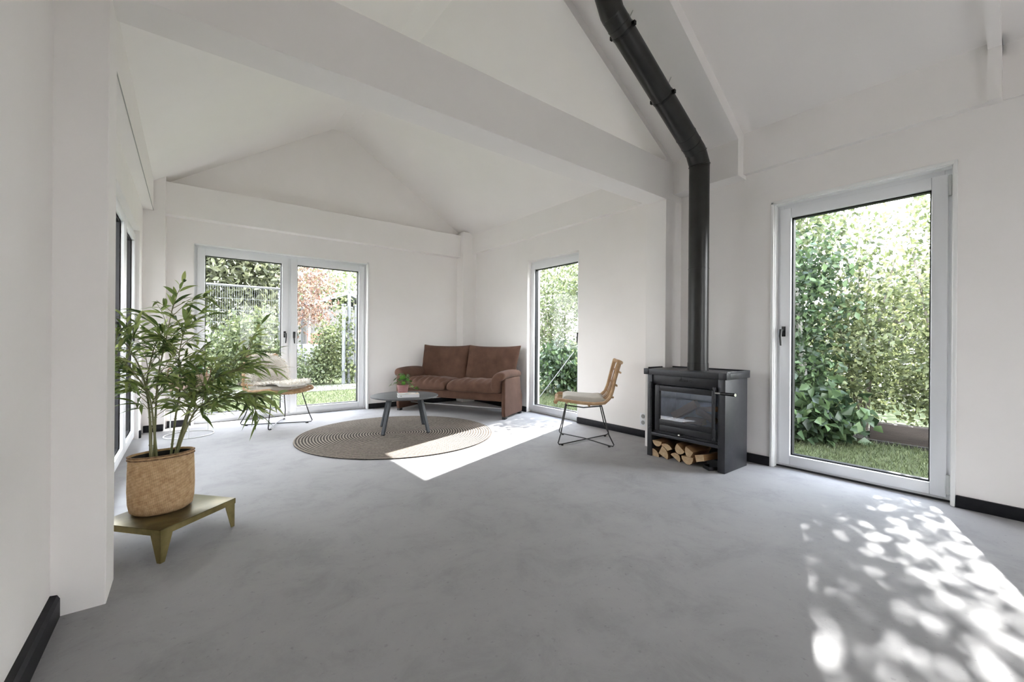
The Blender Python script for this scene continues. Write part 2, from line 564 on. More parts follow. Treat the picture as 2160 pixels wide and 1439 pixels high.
def wall_y(mb, x0, x1, ya, yb, ztop, openings):
    """wall slab running along Y; openings [(y0,y1,z0,z1)]"""
    y = ya
    for (o0, o1, z0, z1) in sorted(openings):
        if o0 > y: mb.box(x0, x1, y, o0, -.12, ztop)
        if z0 > -.1: mb.box(x0, x1, o0, o1, -.12, z0)
        mb.box(x0, x1, o0, o1, z1, ztop)
        y = o1
    if yb > y: mb.box(x0, x1, y, yb, -.12, ztop)

ND = (.405, 1.505, -.12, 2.325)          # near glass door opening (y0,y1,z0,z1)
FW = (3.90, 4.975, -.12, 2.33)           # far glass door opening
mb = MB()
wall_y(mb, XN, 4.42, YR, 2.5, 3.12, [ND])
wall_y(mb, XF, 4.42, 2.5, 6.96, 3.12, [FW])
struct('wall_right', mb, M['wall'], 'white painted right wall with two tall glass doors', 'wall')

LD = (3.15, 6.10, -.12, 2.27)            # left glazed opening
mb = MB()
wall_y(mb, -.72, XL, YR, 6.96, 3.12, [LD])
struct('wall_left', mb, M['wall'], 'white painted left wall with a wide glazed door', 'wall')

BD = (.055, 2.265, 2.315)                # back double door x0,x1,top
mb = MB()
y0, y1 = YB, 6.96
mb.box(-.72, BD[0], y0, y1, -.12, 2.75).box(BD[1], 4.42, y0, y1, -.12, 2.75).box(BD[0], BD[1], y0, y1, BD[2], 2.75)
mb.prism([(-.72, 2.7), (4.42, 2.7), (4.42, roofz(4.42) + .1), (1.95, 4.4), (1.73, 4.4), (-.72, roofz(-.72) + .1)], 'y', YB + .06, y1)
struct('wall_back', mb, M['wall'], 'white painted gable wall behind the double glass doors', 'wall')

mb = MB()
FD = (1.3, 2.6, 2.4)                     # opening for glazed doors added behind the camera for daylight
y0, y1 = YR - .3, YR
mb.box(-.72, FD[0], y0, y1, -.12, 2.7).box(FD[1], 4.42, y0, y1, -.12, 2.7).box(FD[0], FD[1], y0, y1, FD[2], 2.7)
mb.prism([(-.72, 2.7), (4.42, 2.7), (4.42, roofz(4.42) + .1), (1.95, 4.4), (1.73, 4.4), (-.72, roofz(-.72) + .1)], 'y', y0, y1)
struct('wall_front', mb, M['wall'], 'white gable wall opposite the double glass doors', 'wall')


inner = [(-.95, roofz(-.95)), (1.73, 4.31), (1.95, 4.31), (4.65, roofz(4.65))]
outer = [(4.65, roofz(4.65) + .3), (1.95, 4.62), (1.73, 4.62), (-.95, roofz(-.95) + .3)]
mb = MB().prism(inner + outer, 'y', YR - .3, 7.02)
struct('ceiling', mb, M['ceil'], 'white pitched ceiling with a narrow flat ridge', 'ceiling')

# canopy over the double doors; unseen left arm added to cut sky light
mb = MB().box(-.6, 4.5, 6.96, 7.55, 2.42, 2.56).box(-1.9, -.6, 2.7, 7.55, 2.42, 2.56)
struct('trim_1', mb, M['render_out'], 'flat canopy outside above the double glass doors, with an unseen left arm added to cut sky light', 'trim')

# portal frame: columns, tie beam, rafters
mb = MB().box(-.71, -.262, YA0 + .003, YA1 - .002, -.01, 3.05, .003)
struct('trim_2', mb, M['wall'], 'white boxed column at the left end of the big tie beam', 'trim')
mb = MB().box(3.826, 4.42, YA0 + .003, YA1 - .002, -.01, 3.05, .003)
struct('trim_3', mb, M['wall'], 'white boxed column beside the black stove', 'trim')
mb = MB().box(-.5, 4.3, YA0, YA1, 2.55, 2.937, .004)
mb.box(-.262, 3.826, YA1 - .012, YA1 + .02, 2.562, 2.6)
struct('trim_4', mb, M['wall'], 'white boxed tie beam crossing the room', 'trim')
RD = .205
def rafters(y0, y1, drop, name, label, foot=False):
    for side in (-1, 1):
        mb = MB()
        xa, xb = (1.84, 4.3) if side > 0 else (1.84, -.62)
        sl = SL if side > 0 else SLL
        za, zb = 4.31 + .10 - drop, 4.31 + .10 - drop - sl * (abs(xb - xa) - .11)
        mb.prism([(xa, za), (xb, zb), (xb, zb + drop + .1), (xa, za + drop + .1)], 'y', y0 + .005, y1 - .004)
        if foot and side > 0: mb.box(4.015, 4.3, y0 + .005, y1 - .004, 2.65, 3.15)
        struct(name, mb, M['wall'], label[0] if side > 0 else label[1], 'trim')
rafters(YA0, YA1, .285, 'trim_5', ('white rafter rising from the column beside the stove', 'white rafter rising from the left column'))
rafters(.185, .255, .165, 'trim_6', ('white rafter above the near glass door', 'white rafter opposite the near glass door'), True)

# wall plates (ledges) and flue casing
mb = MB().box(4.05, 4.3, .2, YA0, 2.655, 3.06).box(4.09, 4.3, YR, .2, 2.655, 3.06).box(4.08, 4.3, YA1, 6.47, 2.68, 3.04)
struct('trim_7', mb, M['wall'], 'white wall plate along the top of the right wall', 'trim')
mb = MB().box(-.6, -.325, YA1, 6.44, 2.60, 3.1).box(-.6, -.325, YR, YA0, 2.60, 3.1)
struct('trim_8', mb, M['wall'], 'white wall plate along the top of the left wall', 'trim')
mb = MB().box(-.3275, -.3235, YA1 + .01, 6.43, 2.597, 2.607)
struct('trim_13', mb, M['socket_hole'], 'thin dark joint under the wall plate on the left wall', 'trim')
cz = roofz(3.945) - .14
mb = MB().prism([(3.945, 2.622), (4.3, 2.612), (4.3, cz - .23), (4.3, roofz(4.3) + .05), (1.95, 4.36), (1.95, roofz(1.95) - .14), (3.945, cz)], 'y', 1.745, YA0 + .02)
struct('trim_9', mb, M['wall'], 'white boxed casing on wall and roof behind the flue', 'trim')

# back frame: beam and corner columns
mb = MB().box(-.3, 3.95, 6.53, YB + .1, 2.60, 2.995, .004)
struct('trim_10', mb, M['wall'], 'white boxed beam above the double glass doors', 'trim')
mb = MB().box(-.6, -.215, 6.46, 6.9, -.01, 3.1, .004)
struct('trim_11', mb, M['wall'], 'white corner column left of the double glass doors', 'trim')
mb = MB().box(3.885, 4.3, 6.44, 6.9, -.01, 3.05, .004)
struct('trim_12', mb, M['wall'], 'white corner column behind the sofa', 'trim')

# baseboards
def base(name, boxes, label):
    mb = MB()
    for b in boxes: mb.box(*b, 0, .08, .004)
    return struct(name, mb, M['black_base'], label, 'baseboard', smooth=30)
base('baseboard_right', [(XN - .02, XN + .005, YR, ND[0] - .022), (XN - .02, XN + .005, ND[1] + .022, YA0), (XF - .02, XF + .005, YA1, FW[0]), (XF - .02, XF + .005, FW[1], 6.44)], 'black baseboard along the right wall')
base('baseboard_back', [(-.2, BD[0] - .02, YB - .02, YB + .005), (BD[1] + .012, 3.88, YB - .02, YB + .005)], 'black baseboard along the back wall')
base('baseboard_corner', [(-.405, -.225, 6.44, 6.463), (XL - .005, XL + .018, 6.13, 6.19)], 'scuffed black baseboard on the left corner column')
mb = MB().prism([(XL - .01, 0), (XL + .028, 0), (XL + .028, .072), (XL + .02, .088), (XL - .01, .092)], 'y', YR, YA0)
struct('baseboard_left', mb, M['black_base'], 'black baseboard at the lower left foreground', 'baseboard')

# ------------------------------------------------------------------ glazed doors
def make_handle(parent, flip=1, knob=True):
    """lever in local coords: plate on the plane y=0, room side is -y"""
    h = MB()
    h.box(-.015, .015, -.012, 0, -.045, .045, .003)
    h.tube([(0, -.01, .012), (0, -.045, .012), (-.012 * flip, -.055, .010)], .009, 10)
    h.tube([(-.006 * flip, -.052, .018), (-.010 * flip, -.056, -.04), (-.004 * flip, -.054, -.125)], [.0115, .010, .008], 10)
    h.tube([(.004 * flip, -.012, -.02), (.004 * flip, -.016, -.02)], .006, 10)
    o = h.build('handle', M['handle_black'], parent)
    o['label'] = 'black lever handle'
    return o

def ring(mb, x0, x1, z0, z1, w, y0, y1, bev=.004):
    """rectangular frame in the xz plane"""
    mb.box(x0, x0 + w, y0, y1, z0, z1, bev).box(x1 - w, x1, y0, y1, z0, z1, bev)
    mb.box(x0 + w, x1 - w, y0, y1, z1 - w, z1, bev).box(x0 + w, x1 - w, y0, y1, z0, z0 + w, bev)

def glazed(name, kind_label, loc, rz, width, height, sashes, handles=(), hinge_side=None, cat='door', sill=.03, trim=True, depth=.09):
    """local: x along the wall, -y into the room; frame front at y=0"""
    t = thing(name, kind_label, cat, loc, rz, kind='structure')
    fr = MB()
    ring(fr, 0, width, 0, height, .05, 0, depth)
    for i, (a, b) in enumerate(sashes[:-1]):
        fr.box(b - .005, sashes[i + 1][0] + .005, .004, depth, .05, height - .05, .003)
    fr.build('frame', M['upvc'], t)
    for i, (a, b) in enumerate(sashes):
        s = MB()
        z0, z1 = sill, height - .042
        w = .084
        ring(s, a, b, z0, z1, w, -.022, depth - .01, .006)
        ring(s, a + w - .004, b - w + .004, z0 + w - .004, z1 - w + .004, .004, .0, .02, 0)
        so = s.build('sash', M['upvc'], t)
        g = MB(); ring(g, a + w - .001, b - w + .001, z0 + w - .001, z1 - w + .001, .011, .008, .06, 0)
        g.build('gasket', M['gasket'], so)
        p = MB().box(a + w, b - w, .026, .036, z0 + w, z1 - w)
        p.build('pane', M['glass'], so, smooth=0)
        for hs, hx, hz in handles:
            if hs == i:
                h = make_handle(so, 1 if hx < (a + b) / 2 else -1)
                h.location = (hx, -.022, hz)
    return t

# near right door (on the right wall): local x runs along -Y, room side is -X
# rotation: local x -> -Y, local -y -> -X  => rz = -90deg maps x->-Y, y->+X
nd_door = glazed('door_1', 'tall white framed glass door right of the stove', (4.19, ND[1], 0), -PI / 2, ND[1] - ND[0], 2.325,
       [(.028, ND[1] - ND[0] - .03)], [(0, .062, 1.20)])
h = MB()
w_ = ND[1] - ND[0]
h.tube([(w_ - .02, -.03, 2.13), (w_ - .02, -.03, 2.27)], .010, 10)
h.tube([(w_ - .02, -.03, .06), (w_ - .02, -.03, .19)], .012, 10)
h.build('hinge', M['grey_plastic'], nd_door)
c = MB()
c.box(-.022, .0, -.095, -.075, 0, 2.345, .003).box(w_, w_ + .02, -.095, -.075, 0, 2.345, .003).box(-.022, w_ + .02, -.095, -.075, 2.325, 2.35, .003)
c.box(-.002, .006, -.08, 0, 0, 2.325).box(w_ - .006, w_ + .002, -.08, 0, 0, 2.325).box(0, w_, -.08, 0, 2.317, 2.325)
o = c.build('architrave', M['trim'], nd_door)
k = MB().box(.0, w_, -.012, .01, .0, .012); k.build('threshold', M['gasket'], nd_door)

fw_door = glazed('door_2', 'narrow white framed glass door between sofa and rattan chair', (4.25, FW[1] + .035, 0), -PI / 2, FW[1] - FW[0] + .07, 2.33,
       [(.03, FW[1] - FW[0] + .04)], [(0, FW[1] - FW[0] - .005, 1.2)])

db = glazed('door_3', 'white double glass doors in the back wall', (BD[0], 6.77, 0), 0, BD[1] - BD[0], 2.315,
       [(.035, 1.09), (1.122, BD[1] - BD[0] - .035)], [(0, 1.045, 1.17), (1, 1.168, 1.165)])
c = MB()
W = BD[1] - BD[0]
c.box(W - .012, W + .014, -.125, -.02, 0, 2.33, .002).box(-.004, .008, -.11, 0, 0, 2.315, .002).box(0, W, -.11, 0, 2.305, 2.318, .002)
c.build('architrave', M['trim'], db)

# left glazed door: local x -> +Y, local -y -> +X : rz=+90
ld = glazed('door_4', 'white framed glazed door in the left wall behind the bamboo', (-.475, LD[0], 0), PI / 2, LD[1] - LD[0], 2.27,
       [(.03, 1.0), (1.03, 2.02), (2.05, LD[1] - LD[0] - .03)], [(1, 1.075, 1.2), (2, 2.10, 1.2)])
# unseen glazing added behind the camera to brighten the room
glazed('added_door', 'white glazed doors added in the unseen gable wall to let in daylight', (FD[1], YR - .12, 0), PI, FD[1] - FD[0], 2.4, [(.03, .63), (.67, FD[1] - FD[0] - .03)])

# ------------------------------------------------------------------ sockets
def socket(label, loc, rz):
    t = thing('wall_socket', label, 'socket', loc, rz)
    MB().box(-.042, .042, -.012, .002, -.075, .075, .004).build('plate', M['upvc'], t)
    for z in (-.036, .036):
        MB().lathe([(.024, 0), (.022, -.002), (.020, .006)], (0, 0, 0), 20, cap1=True).build('outlet', M['socket_hole'], t).matrix_local = Matrix.Translation((0, -.0125, z)) @ Matrix.Rotation(PI / 2, 4, 'X')
    return t
socket('white double wall socket low on the wall left of the stove', (XF, 2.87, .205), -PI / 2)
socket('white double wall socket left of the double glass doors', (-.13, YB, .26), 0)

# ------------------------------------------------------------------ stove
SX0, SX1, SY0, SY1 = 3.54, 3.955, 1.655, 2.40
st = thing('wood_stove', 'black steel wood burning stove with log store', 'stove', (3.75, 2.02, 0))
def S(mb, name, mat, parent=st, smooth=35):
    """geometry given in world coords -> stove local"""
    mb.v = [(p[0] - 3.75, p[1] - 2.02, p[2]) for p in mb.v]
    return mb.build(name, mat, parent, smooth)
S(MB().box(SX0, SX1, SY0, SY0 + .062, 0, .80, .003), 'side_panel', M['stove_grey'])
S(MB().box(SX0, SX1, SY1 - .05, SY1, 0, .80, .003), 'side_panel', M['stove_grey'])
mb = MB().box(SX0 - .012, SX1 + .015, SY0 - .016, SY1 + .03, .787, .84, .003).box(SX0 - .016, SX0 + .055, SY0 - .018, SY0 + .05, .785, .842, .003).box(SX0 - .016, SX0 + .03, SY1 - .02, SY1 + .034, .785, .842, .003)
mb.box(SX0, SX1 + .015, SY0 - .016, SY0 - .008, .835, .853, .002).box(SX1 + .005, SX1 + .015, SY0 - .016, SY1 + .03, .835, .853, .002).box(SX0 + .05, SX1 + .015, SY1 + .02, SY1 + .03, .835, .853, .002)
S(mb, 'top_plate', M['stove_grey'])
mb = MB().box(SX1 - .02, SX1, SY0 + .05, SY1 - .04, .20, .80).box(SX0 + .03, SX1, SY0 + .05, SY1 - .04, .22, .25).box(SX0 + .03, SX1, SY0 + .05, SY1 - .04, .745, .79)
mb.box(SX0 + .012, SX0 + .03, SY0 + .06, SY1 - .05, .695, .787, .002)
S(mb, 'firebox', M['stove'])
mb = MB().box(SX1 - .05, SX1 - .022, SY0 + .07, SY1 - .06, .25, .74).box(SX0 + .06, SX1 - .05, SY0 + .065, SY0 + .09, .25, .74).box(SX0 + .06, SX1 - .05, SY1 - .085, SY1 - .06, .25, .74).box(SX0 + .06, SX1 - .05, SY0 + .07, SY1 - .06, .25, .345)
S(mb, 'fire_lining', M['fire_back'])
S(MB().box(SX0 - .004, SX0 + .03, SY0 + .05, SY1 - .045, .203, .232, .002), 'cross_bar', M['stove_grey'])
# door with glass
dm = MB()
dy0, dy1, dz0, dz1 = 1.745, 2.31, .262, .69
gy0, gy1, gz0, gz1 = 1.765, 2.262, .369, .64
dm.box(SX0 - .012, SX0 + .02, dy0, gy0, dz0, dz1, .003).box(SX0 - .012, SX0 + .02, gy1, dy1, dz0, dz1, .003)
dm.box(SX0 - .012, SX0 + .02, gy0, gy1, gz1, dz1, .003).box(SX0 - .012, SX0 + .02, gy0, gy1, .322, gz0, .003).box(SX0 - .010, SX0 + .018, gy0, gy1, dz0, .320, .003)
sd = S(dm, 'fire_door', M['stove'])
S(MB().box(SX0 - .001, SX0 + .005, gy0, gy1, gz0, gz1), 'glass', M['stove_glass'], sd, 0)
def hinge_bar(y):
    m = MB()
    m.tube([(SX0 - .022, y, .28), (SX0 - .022, y, .715)], .0085, 10)
    for z0, z1, r in ((.27, .285, .015), (.30, .36, .012), (.58, .65, .012), (.70, .72, .016)):
        m.tube([(SX0 - .022, y, z0), (SX0 - .022, y, z1)], r, 12)
    m.box(SX0 - .022, SX0 + .01, y - .008, y + .008, .655, .70).box(SX0 - .022, SX0 + .01, y - .008, y + .008, .275, .30)
    return m
S(hinge_bar(1.735), 'hinge_bar', M['stove_grey'], sd)
S(hinge_bar(2.352), 'hinge_bar', M['stove_grey'], sd)
hb = S(MB().tube([(SX0 - .022, 1.735, .672), (SX0 - .026, 1.66, .672)], .006, 10), 'door_handle', M['zinc'], sd)
S(MB().tube([(SX0 - .025, 1.68, .672), (SX0 - .03, 1.565, .672)], .0135, 14).tube([(SX0 - .03, 1.566, .672), (SX0 - .031, 1.560, .672)], .0125, 14, mi=1), 'door_handle', [M['handle_black'], M['chrome']], sd)
k = MB().tube([(SX0 + .0, 2.03, .256), (SX0 - .03, 2.045, .257)], .005, 8, mi=1)
k.lathe([(.001, -.012), (.009, -.008), (.012, 0), (.009, .008), (.001, .012)], (SX0 - .035, 2.046, .257), 16)
S(k, 'air_knob', [M['chrome'], M['stove']])
# raised maker's mark: a small flame over plain capitals
tx = bpy.data.curves.new('lettering', 'FONT')
tx.body = 'BKAPUR'; tx.size = .034; tx.extrude = .002; tx.align_x = 'CENTER'; tx.space_character = .95
tmp = bpy.data.objects.new('tmp', tx); COL.objects.link(tmp)
bpy.context.view_layer.update()
me = bpy.data.meshes.new_from_object(tmp.evaluated_get(bpy.context.evaluated_depsgraph_get()))
bpy.data.objects.remove(tmp)
me.name = 'lettering'; me.materials.clear(); me.materials.append(M['gasket'])
lo = link('lettering', me, st)
lo.matrix_local = Matrix.Translation((SX0 + .010 - 3.75, 2.015 - 2.02, .738)) @ Matrix(((0, 0, -1, 0), (-1, 0, 0, 0), (0, 1, 0, 0), (0, 0, 0, 1)))
S(MB().prism([(2.064, .764), (2.05, .764), (2.053, .772), (2.058, .778)], 'x', SX0 + .009, SX0 + .013), 'emblem', M['gasket'], st, 0)

# logs ----------------------------------------------------------------------
def log_mesh(name, outline, length, bark_edges, label, loc, rot, group):
    """outline in local xz; runs along +y; bark_edges: indices of the outer curved side"""
    mb = MB()
    n = len(outline)
    rows = 5
    P = []
    for j in range(rows):
        t = j / (rows - 1)
        for (x, z) in outline:
            s = 1 + .05 * math.sin(7 * t + x * 60) + random.uniform(-.02, .02)
            P.append((x * s, t * length, z * s))
    o = mb.add(P, [])
    for j in range(rows - 1):
        for i in range(n):
            i2 = (i + 1) % n
            mb.f.append((j * n + i, j * n + i2, (j + 1) * n + i2, (j + 1) * n + i)); mb.mi.append(2 if i in bark_edges else 0)
    mb.f.append(tuple(range(n))); mb.mi.append(1)
    mb.f.append(tuple(range((rows - 1) * n, rows * n))); mb.mi.append(1)
    ob = mb.build(name, [M['log_face'], M['log_end'], M['log_bark']], None, 25)
    ob.location = loc; ob.rotation_euler = rot
    return tag(ob, label, 'log', group)

def wedge(w, h, flip=1, k=9):
    """D / quarter shaped split log outline: flat faces + arc"""
    pts = []
    for i in range(k):
        a = PI + PI * i / (k - 1)
        pts.append((w / 2 * math.cos(a), flip * (h / 2 + h * math.sin(a)) ))
    return pts, set(range(k - 1))
def quarter(w, h, k=7):
    pts = [(-w / 2, -h / 2)]
    for i in range(k):
        a = PI / 2 * i / (k - 1)
        pts.append((-w / 2 + w * math.cos(a), -h / 2 + h * math.sin(a)))
    return pts, set(range(1, k))
# stack below: y positions run from the left (2.34) to the right (1.75); logs point into the store (+X)
LR = -PI / 2   # local +y -> +X
specs = [
    ('half', .10, .052, 1, 0, 2.295, .128, 'half-round log on top of the stack, at its left end'),
    ('q', .085, .078, 1, .5, 2.20, .118, 'split log with orange bark, second in the top row'),
    ('half', .10, .07, 1, -.7, 2.075, .112, 'rounded split log in the middle of the top row'),
    ('q', .085, .075, -1, 2.6, 1.99, .108, 'grey barked wedge log right of the middle in the top row'),
    ('box', .15, .062, 1, .30, 1.875, .082, 'long square split log lying at the right of the stack'),
    ('q', .075, .07, 1, 0, 2.315, .04, 'small wedge log at the left end of the bottom row'),
    ('q', .10, .085, 1, -.4, 2.215, .046, 'pale wedge log, second in the bottom row'),
    ('half', .10, .05, -1, -.55, 2.10, .036, 'dark barked log, third in the bottom row'),
    ('half', .115, .07, 1, .05, 1.985, .037, 'half-round log with pale end at the right of the bottom row'),
]
for kind, w, hgt, fl, tilt, y, z, lab in specs:
    if kind == 'half': ol, be = wedge(w, hgt, fl)
    elif kind == 'q': ol, be = quarter(w, hgt)
    else: ol, be = [(-w * .32, -hgt / 2), (w * .30, -hgt / 2 + .006), (w * .33, hgt * .45), (-w * .3, hgt / 2)], {2}
    c_, s_ = math.cos(tilt), math.sin(tilt)
    ol = [(x * c_ - zz * s_, x * s_ + zz * c_) for x, zz in ol]
    zm = min(p[1] for p in ol)
    if z < .06: z = -zm + .002
    log_mesh('firewood_log', ol, .30, be, lab, (SX0 + random.uniform(.0, .015), y, z), (0, 0, LR + (-.22 if kind == 'box' else random.uniform(-.06, .06))), 'firewood under the stove')
# logs inside the firebox
inside = [
    ((3.70, 2.21, .385), (math.radians(33), 0, math.radians(182)), .27, 'box', 'thick log leaning diagonally behind the stove glass'),
    ((3.66, 2.08, .375), (math.radians(4), 0, math.radians(172)), .20, 'q', 'pale split log lying low behind the stove glass'),
    ((3.76, 2.02, .47), (math.radians(8), 0, math.radians(184)), .22, 'box2', 'slim log lying at the back of the firebox'),
    ((3.69, 1.97, .47), (math.radians(-22), 0, math.radians(176)), .19, 'q2', 'slim log sloping down to the right in the firebox'),
]
for loc, rot, L, kd, lab in inside:
    if kd == 'box': ol, be = [(-.035, -.035), (.035, -.03), (.03, .04), (-.03, .035)], {0}
    elif kd == 'box2': ol, be = [(-.02, -.022), (.02, -.02), (.02, .02), (-.02, .022)], set()
    elif kd == 'q2': ol, be = quarter(.05, .045)
    else: ol, be = quarter(.07, .06)
    log_mesh('firewood_log', ol, L, be, lab, loc, rot, 'firewood inside the stove')
# ash shovel & poker head on the floor in the store
t = thing('ash_shovel', 'small black ash shovel on the floor under the stove, right of the logs', 'shovel', (3.60, 1.79, 0), 2.6)
MB().box(-.04, .06, -.045, .045, .0, .006).box(-.04, .06, -.045, -.041, 0, .03).box(-.04, .06, .041, .045, 0, .03).box(.056, .06, -.045, .045, 0, .03).build('scoop', M['stove'], t)
MB().tube([(-.04, 0, .012), (-.10, 0, .02), (-.16, .01, .016)], [.006, .006, .010], 10).build('handle', M['handle_black'], t)
t = thing('ash_pan', 'shallow black metal ash pan standing under the stove', 'pan', (3.72, 1.80, 0), 0)
MB().box(-.10, .12, -.075, .05, 0, .004).box(-.10, -.096, -.075, .05, 0, .075).box(.116, .12, -.075, .05, 0, .075).box(-.1, .12, -.075, -.071, 0, .075).box(-.1, .12, .046, .05, 0, .075).build('pan', M['stove_grey'], t)

# ------------------------------------------------------------------ flue
PX, PY, PR = 3.74, 2.0, .088
fl = thing('flue_pipe', 'black flue pipe rising from the stove and bending along the roof', 'flue', (PX, PY, .84))
def Fl(mb, name, mat, smooth=40):
    mb.v = [(p[0] - PX, p[1] - PY, p[2] - .84) for p in mb.v]
    return mb.build(name, mat, fl, smooth)
z1 = 2.735
d30 = Vector((-math.cos(math.radians(29.7)), 0, math.sin(math.radians(29.7))))
Fl(MB().tube([(PX, PY, .838), (PX, PY, z1)], PR, 48), 'lower_pipe', M['flue'])
Fl(MB().tube([(PX, PY, .842), (PX, PY, .905)], PR + .003, 48), 'collar', M['flue'])
def rg(c, d, r=PR + .006, w=.008):
    c = Vector(c); return MB().tube([c - d * w / 2, c + d * w / 2], r, 48)
Z = Vector((0, 0, 1))
# elbow with one middle segment
e0 = Vector((PX, PY, z1)); mid_d = (Z + d30).normalized()
e1 = e0 + mid_d * .13
start = e1 + d30 * .03
Fl(MB().tube([(PX, PY, z1 - .005), e0 + Vector((0, 0, .012)), e1 - mid_d * .01, start], PR + .001, 48), 'elbow', M['flue'])
up0 = Vector((2.47, PY, 0)); up0.z = e1.z + (e1.x - 2.47) * math.tan(math.radians(29.7))
Fl(MB().tube([e1 + d30 * .0, up0], PR, 48), 'sloped_pipe', M['flue'])
u1 = up0 + mid_d * .19
Fl(MB().tube([up0 - d30 * .02, up0, u1, u1 + Z * .04], PR + .001, 48), 'elbow', M['flue'])
Fl(MB().tube([u1, (u1.x, PY, 4.33)], PR, 48), 'upper_pipe', M['flue'])
for c, d in ((e0 + Vector((0, 0, .003)), (Z * 1.6 + d30 * .5).normalized()), (e1 - mid_d * .005, mid_d), (e1 + d30 * .10, d30), (e1 + d30 * .20, d30), (up0 - d30 * .09, d30), (up0 - d30 * .16, d30), (Vector((PX, PY, 1.78)), Z), (Vector((PX, PY, .908)), Z)):
    big = .0065 if abs(d.z) < .99 and abs(d.x) < .7 else .0025
    Fl(rg(c, d, PR + big, .006), 'joint_ring', M['flue_ring'])
sdir = Vector((0, 1, 0))
for dist in (.62, 1.24):
    c = e1 + d30 * dist
    m = MB().tube([c - d30 * .009, c + d30 * .009], PR + .004, 48)
    upn = d30.cross(sdir).normalized()
    if upn.z < 0: upn = -upn
    for sgn in (-1, 1):
        q = c + sdir * sgn * (PR + .012)
        m.box(-.012, .012, -.014, .014, -.014, .014, mat=Matrix.Translation(q))
    Fl(m, 'pipe_clamp', M['flue_ring'])
    a = c + upn * PR
    Fl(MB().tube([a, a + upn * .16], .0045, 8), 'hanger_rod', M['zinc'])

# ------------------------------------------------------------------ rug
rg_ = MB().lathe([(1.085, 0.0), (1.1, .004), (1.098, .010), (1.085, .012)], (0, 0, 0), 128)
rug = rg_.build('round_rug', M['rug'], None, 40)
rug.location = (1.965, 4.70, .0005)
tag(rug, 'round braided jute rug with dark spiral stripes on the concrete floor', 'rug')

# ------------------------------------------------------------------ coffee table
ct = thing('coffee_table', 'round grey coffee table with four splayed legs on the rug', 'table', (2.085, 4.80, .0125), math.radians(-19.7))
MB().lathe([(.385, .403), (.398, .407), (.4, .414), (.397, .420), (.392, .4215)], (0, 0, 0), 96).build('table_top', M['table'], ct)
for sx in (-1, 1):
    for sy in (-1, 1):
        m = MB()
        top = Vector((sx * .175, sy * .175, .404)); bot = Vector((sx * .255, sy * .255, .012))
        ax = (bot - top)
        w, d = .020, .013
        tdir = Vector((-sy, sx, 0)).normalized(); rdir = Vector((sx, sy, 0)).normalized()
        P = []
        for c in (top, bot):
            for a, b in ((-1, -1), (1, -1), (1, 1), (-1, 1)):
                P.append(c + tdir * w * a + rdir * d * b)
        m.add(P, [(0, 1, 2, 3), (7, 6, 5, 4), (0, 4, 5, 1), (1, 5, 6, 2), (2, 6, 7, 3), (3, 7, 4, 0)])
        lg = m.build('leg', M['table_leg'], ct, 0)
        f = MB().box(-.02, .02, -.014, .014, 0, .012, .002, mat=Matrix.Translation((bot.x, bot.y, 0)) @ Matrix.Rotation(math.atan2(tdir.y, tdir.x), 4, 'Z'))
        f.build('foot_cap', M['rubber'], lg)
MB().box(-.19, .19, -.012, .012, .392, .404).box(-.012, .012, -.19, .19, .392, .404).build('under_frame', M['table_leg'], ct)

# book
bk = thing('book', 'thick white book lying on the coffee table', 'book', (2.055, 4.635, .4345), math.radians(-20))
MB().box(-.118, .118, -.088, .088, .003, .034).build('pages', M['book_pages'], bk, 0)
MB().box(-.122, .122, -.09, .091, 0, .003).box(-.122, .122, -.0915, -.089, 0, .037).box(-.122, .122, -.0915, .091, .034, .037).build('cover', M['book_white'], bk, 0)
MB().box(-.118, .118, -.086, .086, .037, .0376).build('cover_print', M['book_cover'], bk, 0)
MB().tube([(-.085, -.0914, .018), (-.085, -.0925, .018)], .0065, 12).build('spine_mark', M['socket_hole'], bk, 0)

# pilea in ribbed pink pot
pt = thing('potted_plant', 'small round-leaved plant in a pink ribbed pot on the coffee table', 'plant', (2.14, 4.985, .434))
prof = [(.052, 0)]
for i in range(13):
    z = .004 + .092 * i / 12
    prof.append((.056 + .014 * i / 12 + (.0025 if i % 2 else 0), z))
prof += [(.072, .105), (.066, .105), (.064, .085)]
MB().lathe(prof, (0, 0, 0), 40, cap1=False).build('pot', M['pink_pot'], pt)
MB().lathe([(.066, .082), (.03, .088), (.002, .089)], (0, 0, 0), 24, cap0=False).build('soil', M['soil'], pt)
lm, sm = MB(), MB()
for i in range(46):
    a = random.uniform(0, 2 * PI)
    el = random.uniform(.15, 1.35)
    r = random.uniform(.07, .14)
    if i < 6: r, el = .15, random.uniform(-.5, .1)
    c = Vector((math.cos(a) * math.cos(el) * r, math.sin(a) * math.cos(el) * r, .10 + max(-.05, math.sin(el) * r * 1.05)))
    sm.tube([(c.x * .1, c.y * .1, .085), (c.x * .5, c.y * .5, .085 + (c.z - .085) * .75 + .01), c], .0016, 5)
    nrm = (Vector((math.cos(a) * .5, math.sin(a) * .5, .8)) + Vector((random.uniform(-.4, .4), random.uniform(-.4, .4), 0))).normalized()
    q = nrm.to_track_quat('Z', 'X').to_matrix()
    R_ = random.uniform(.019, .032)
    P = [c] + [c + q @ Vector((math.cos(k * PI / 5) * R_, math.sin(k * PI / 5) * R_, .004)) for k in range(10)]
    lm.add(P, [(0, 1 + k, 1 + (k + 1) % 10) for k in range(10)])
lm.build('foliage', M['pilea_leaf'], pt, 60, fix=False)
sm.build('stems', M['culm'], pt)
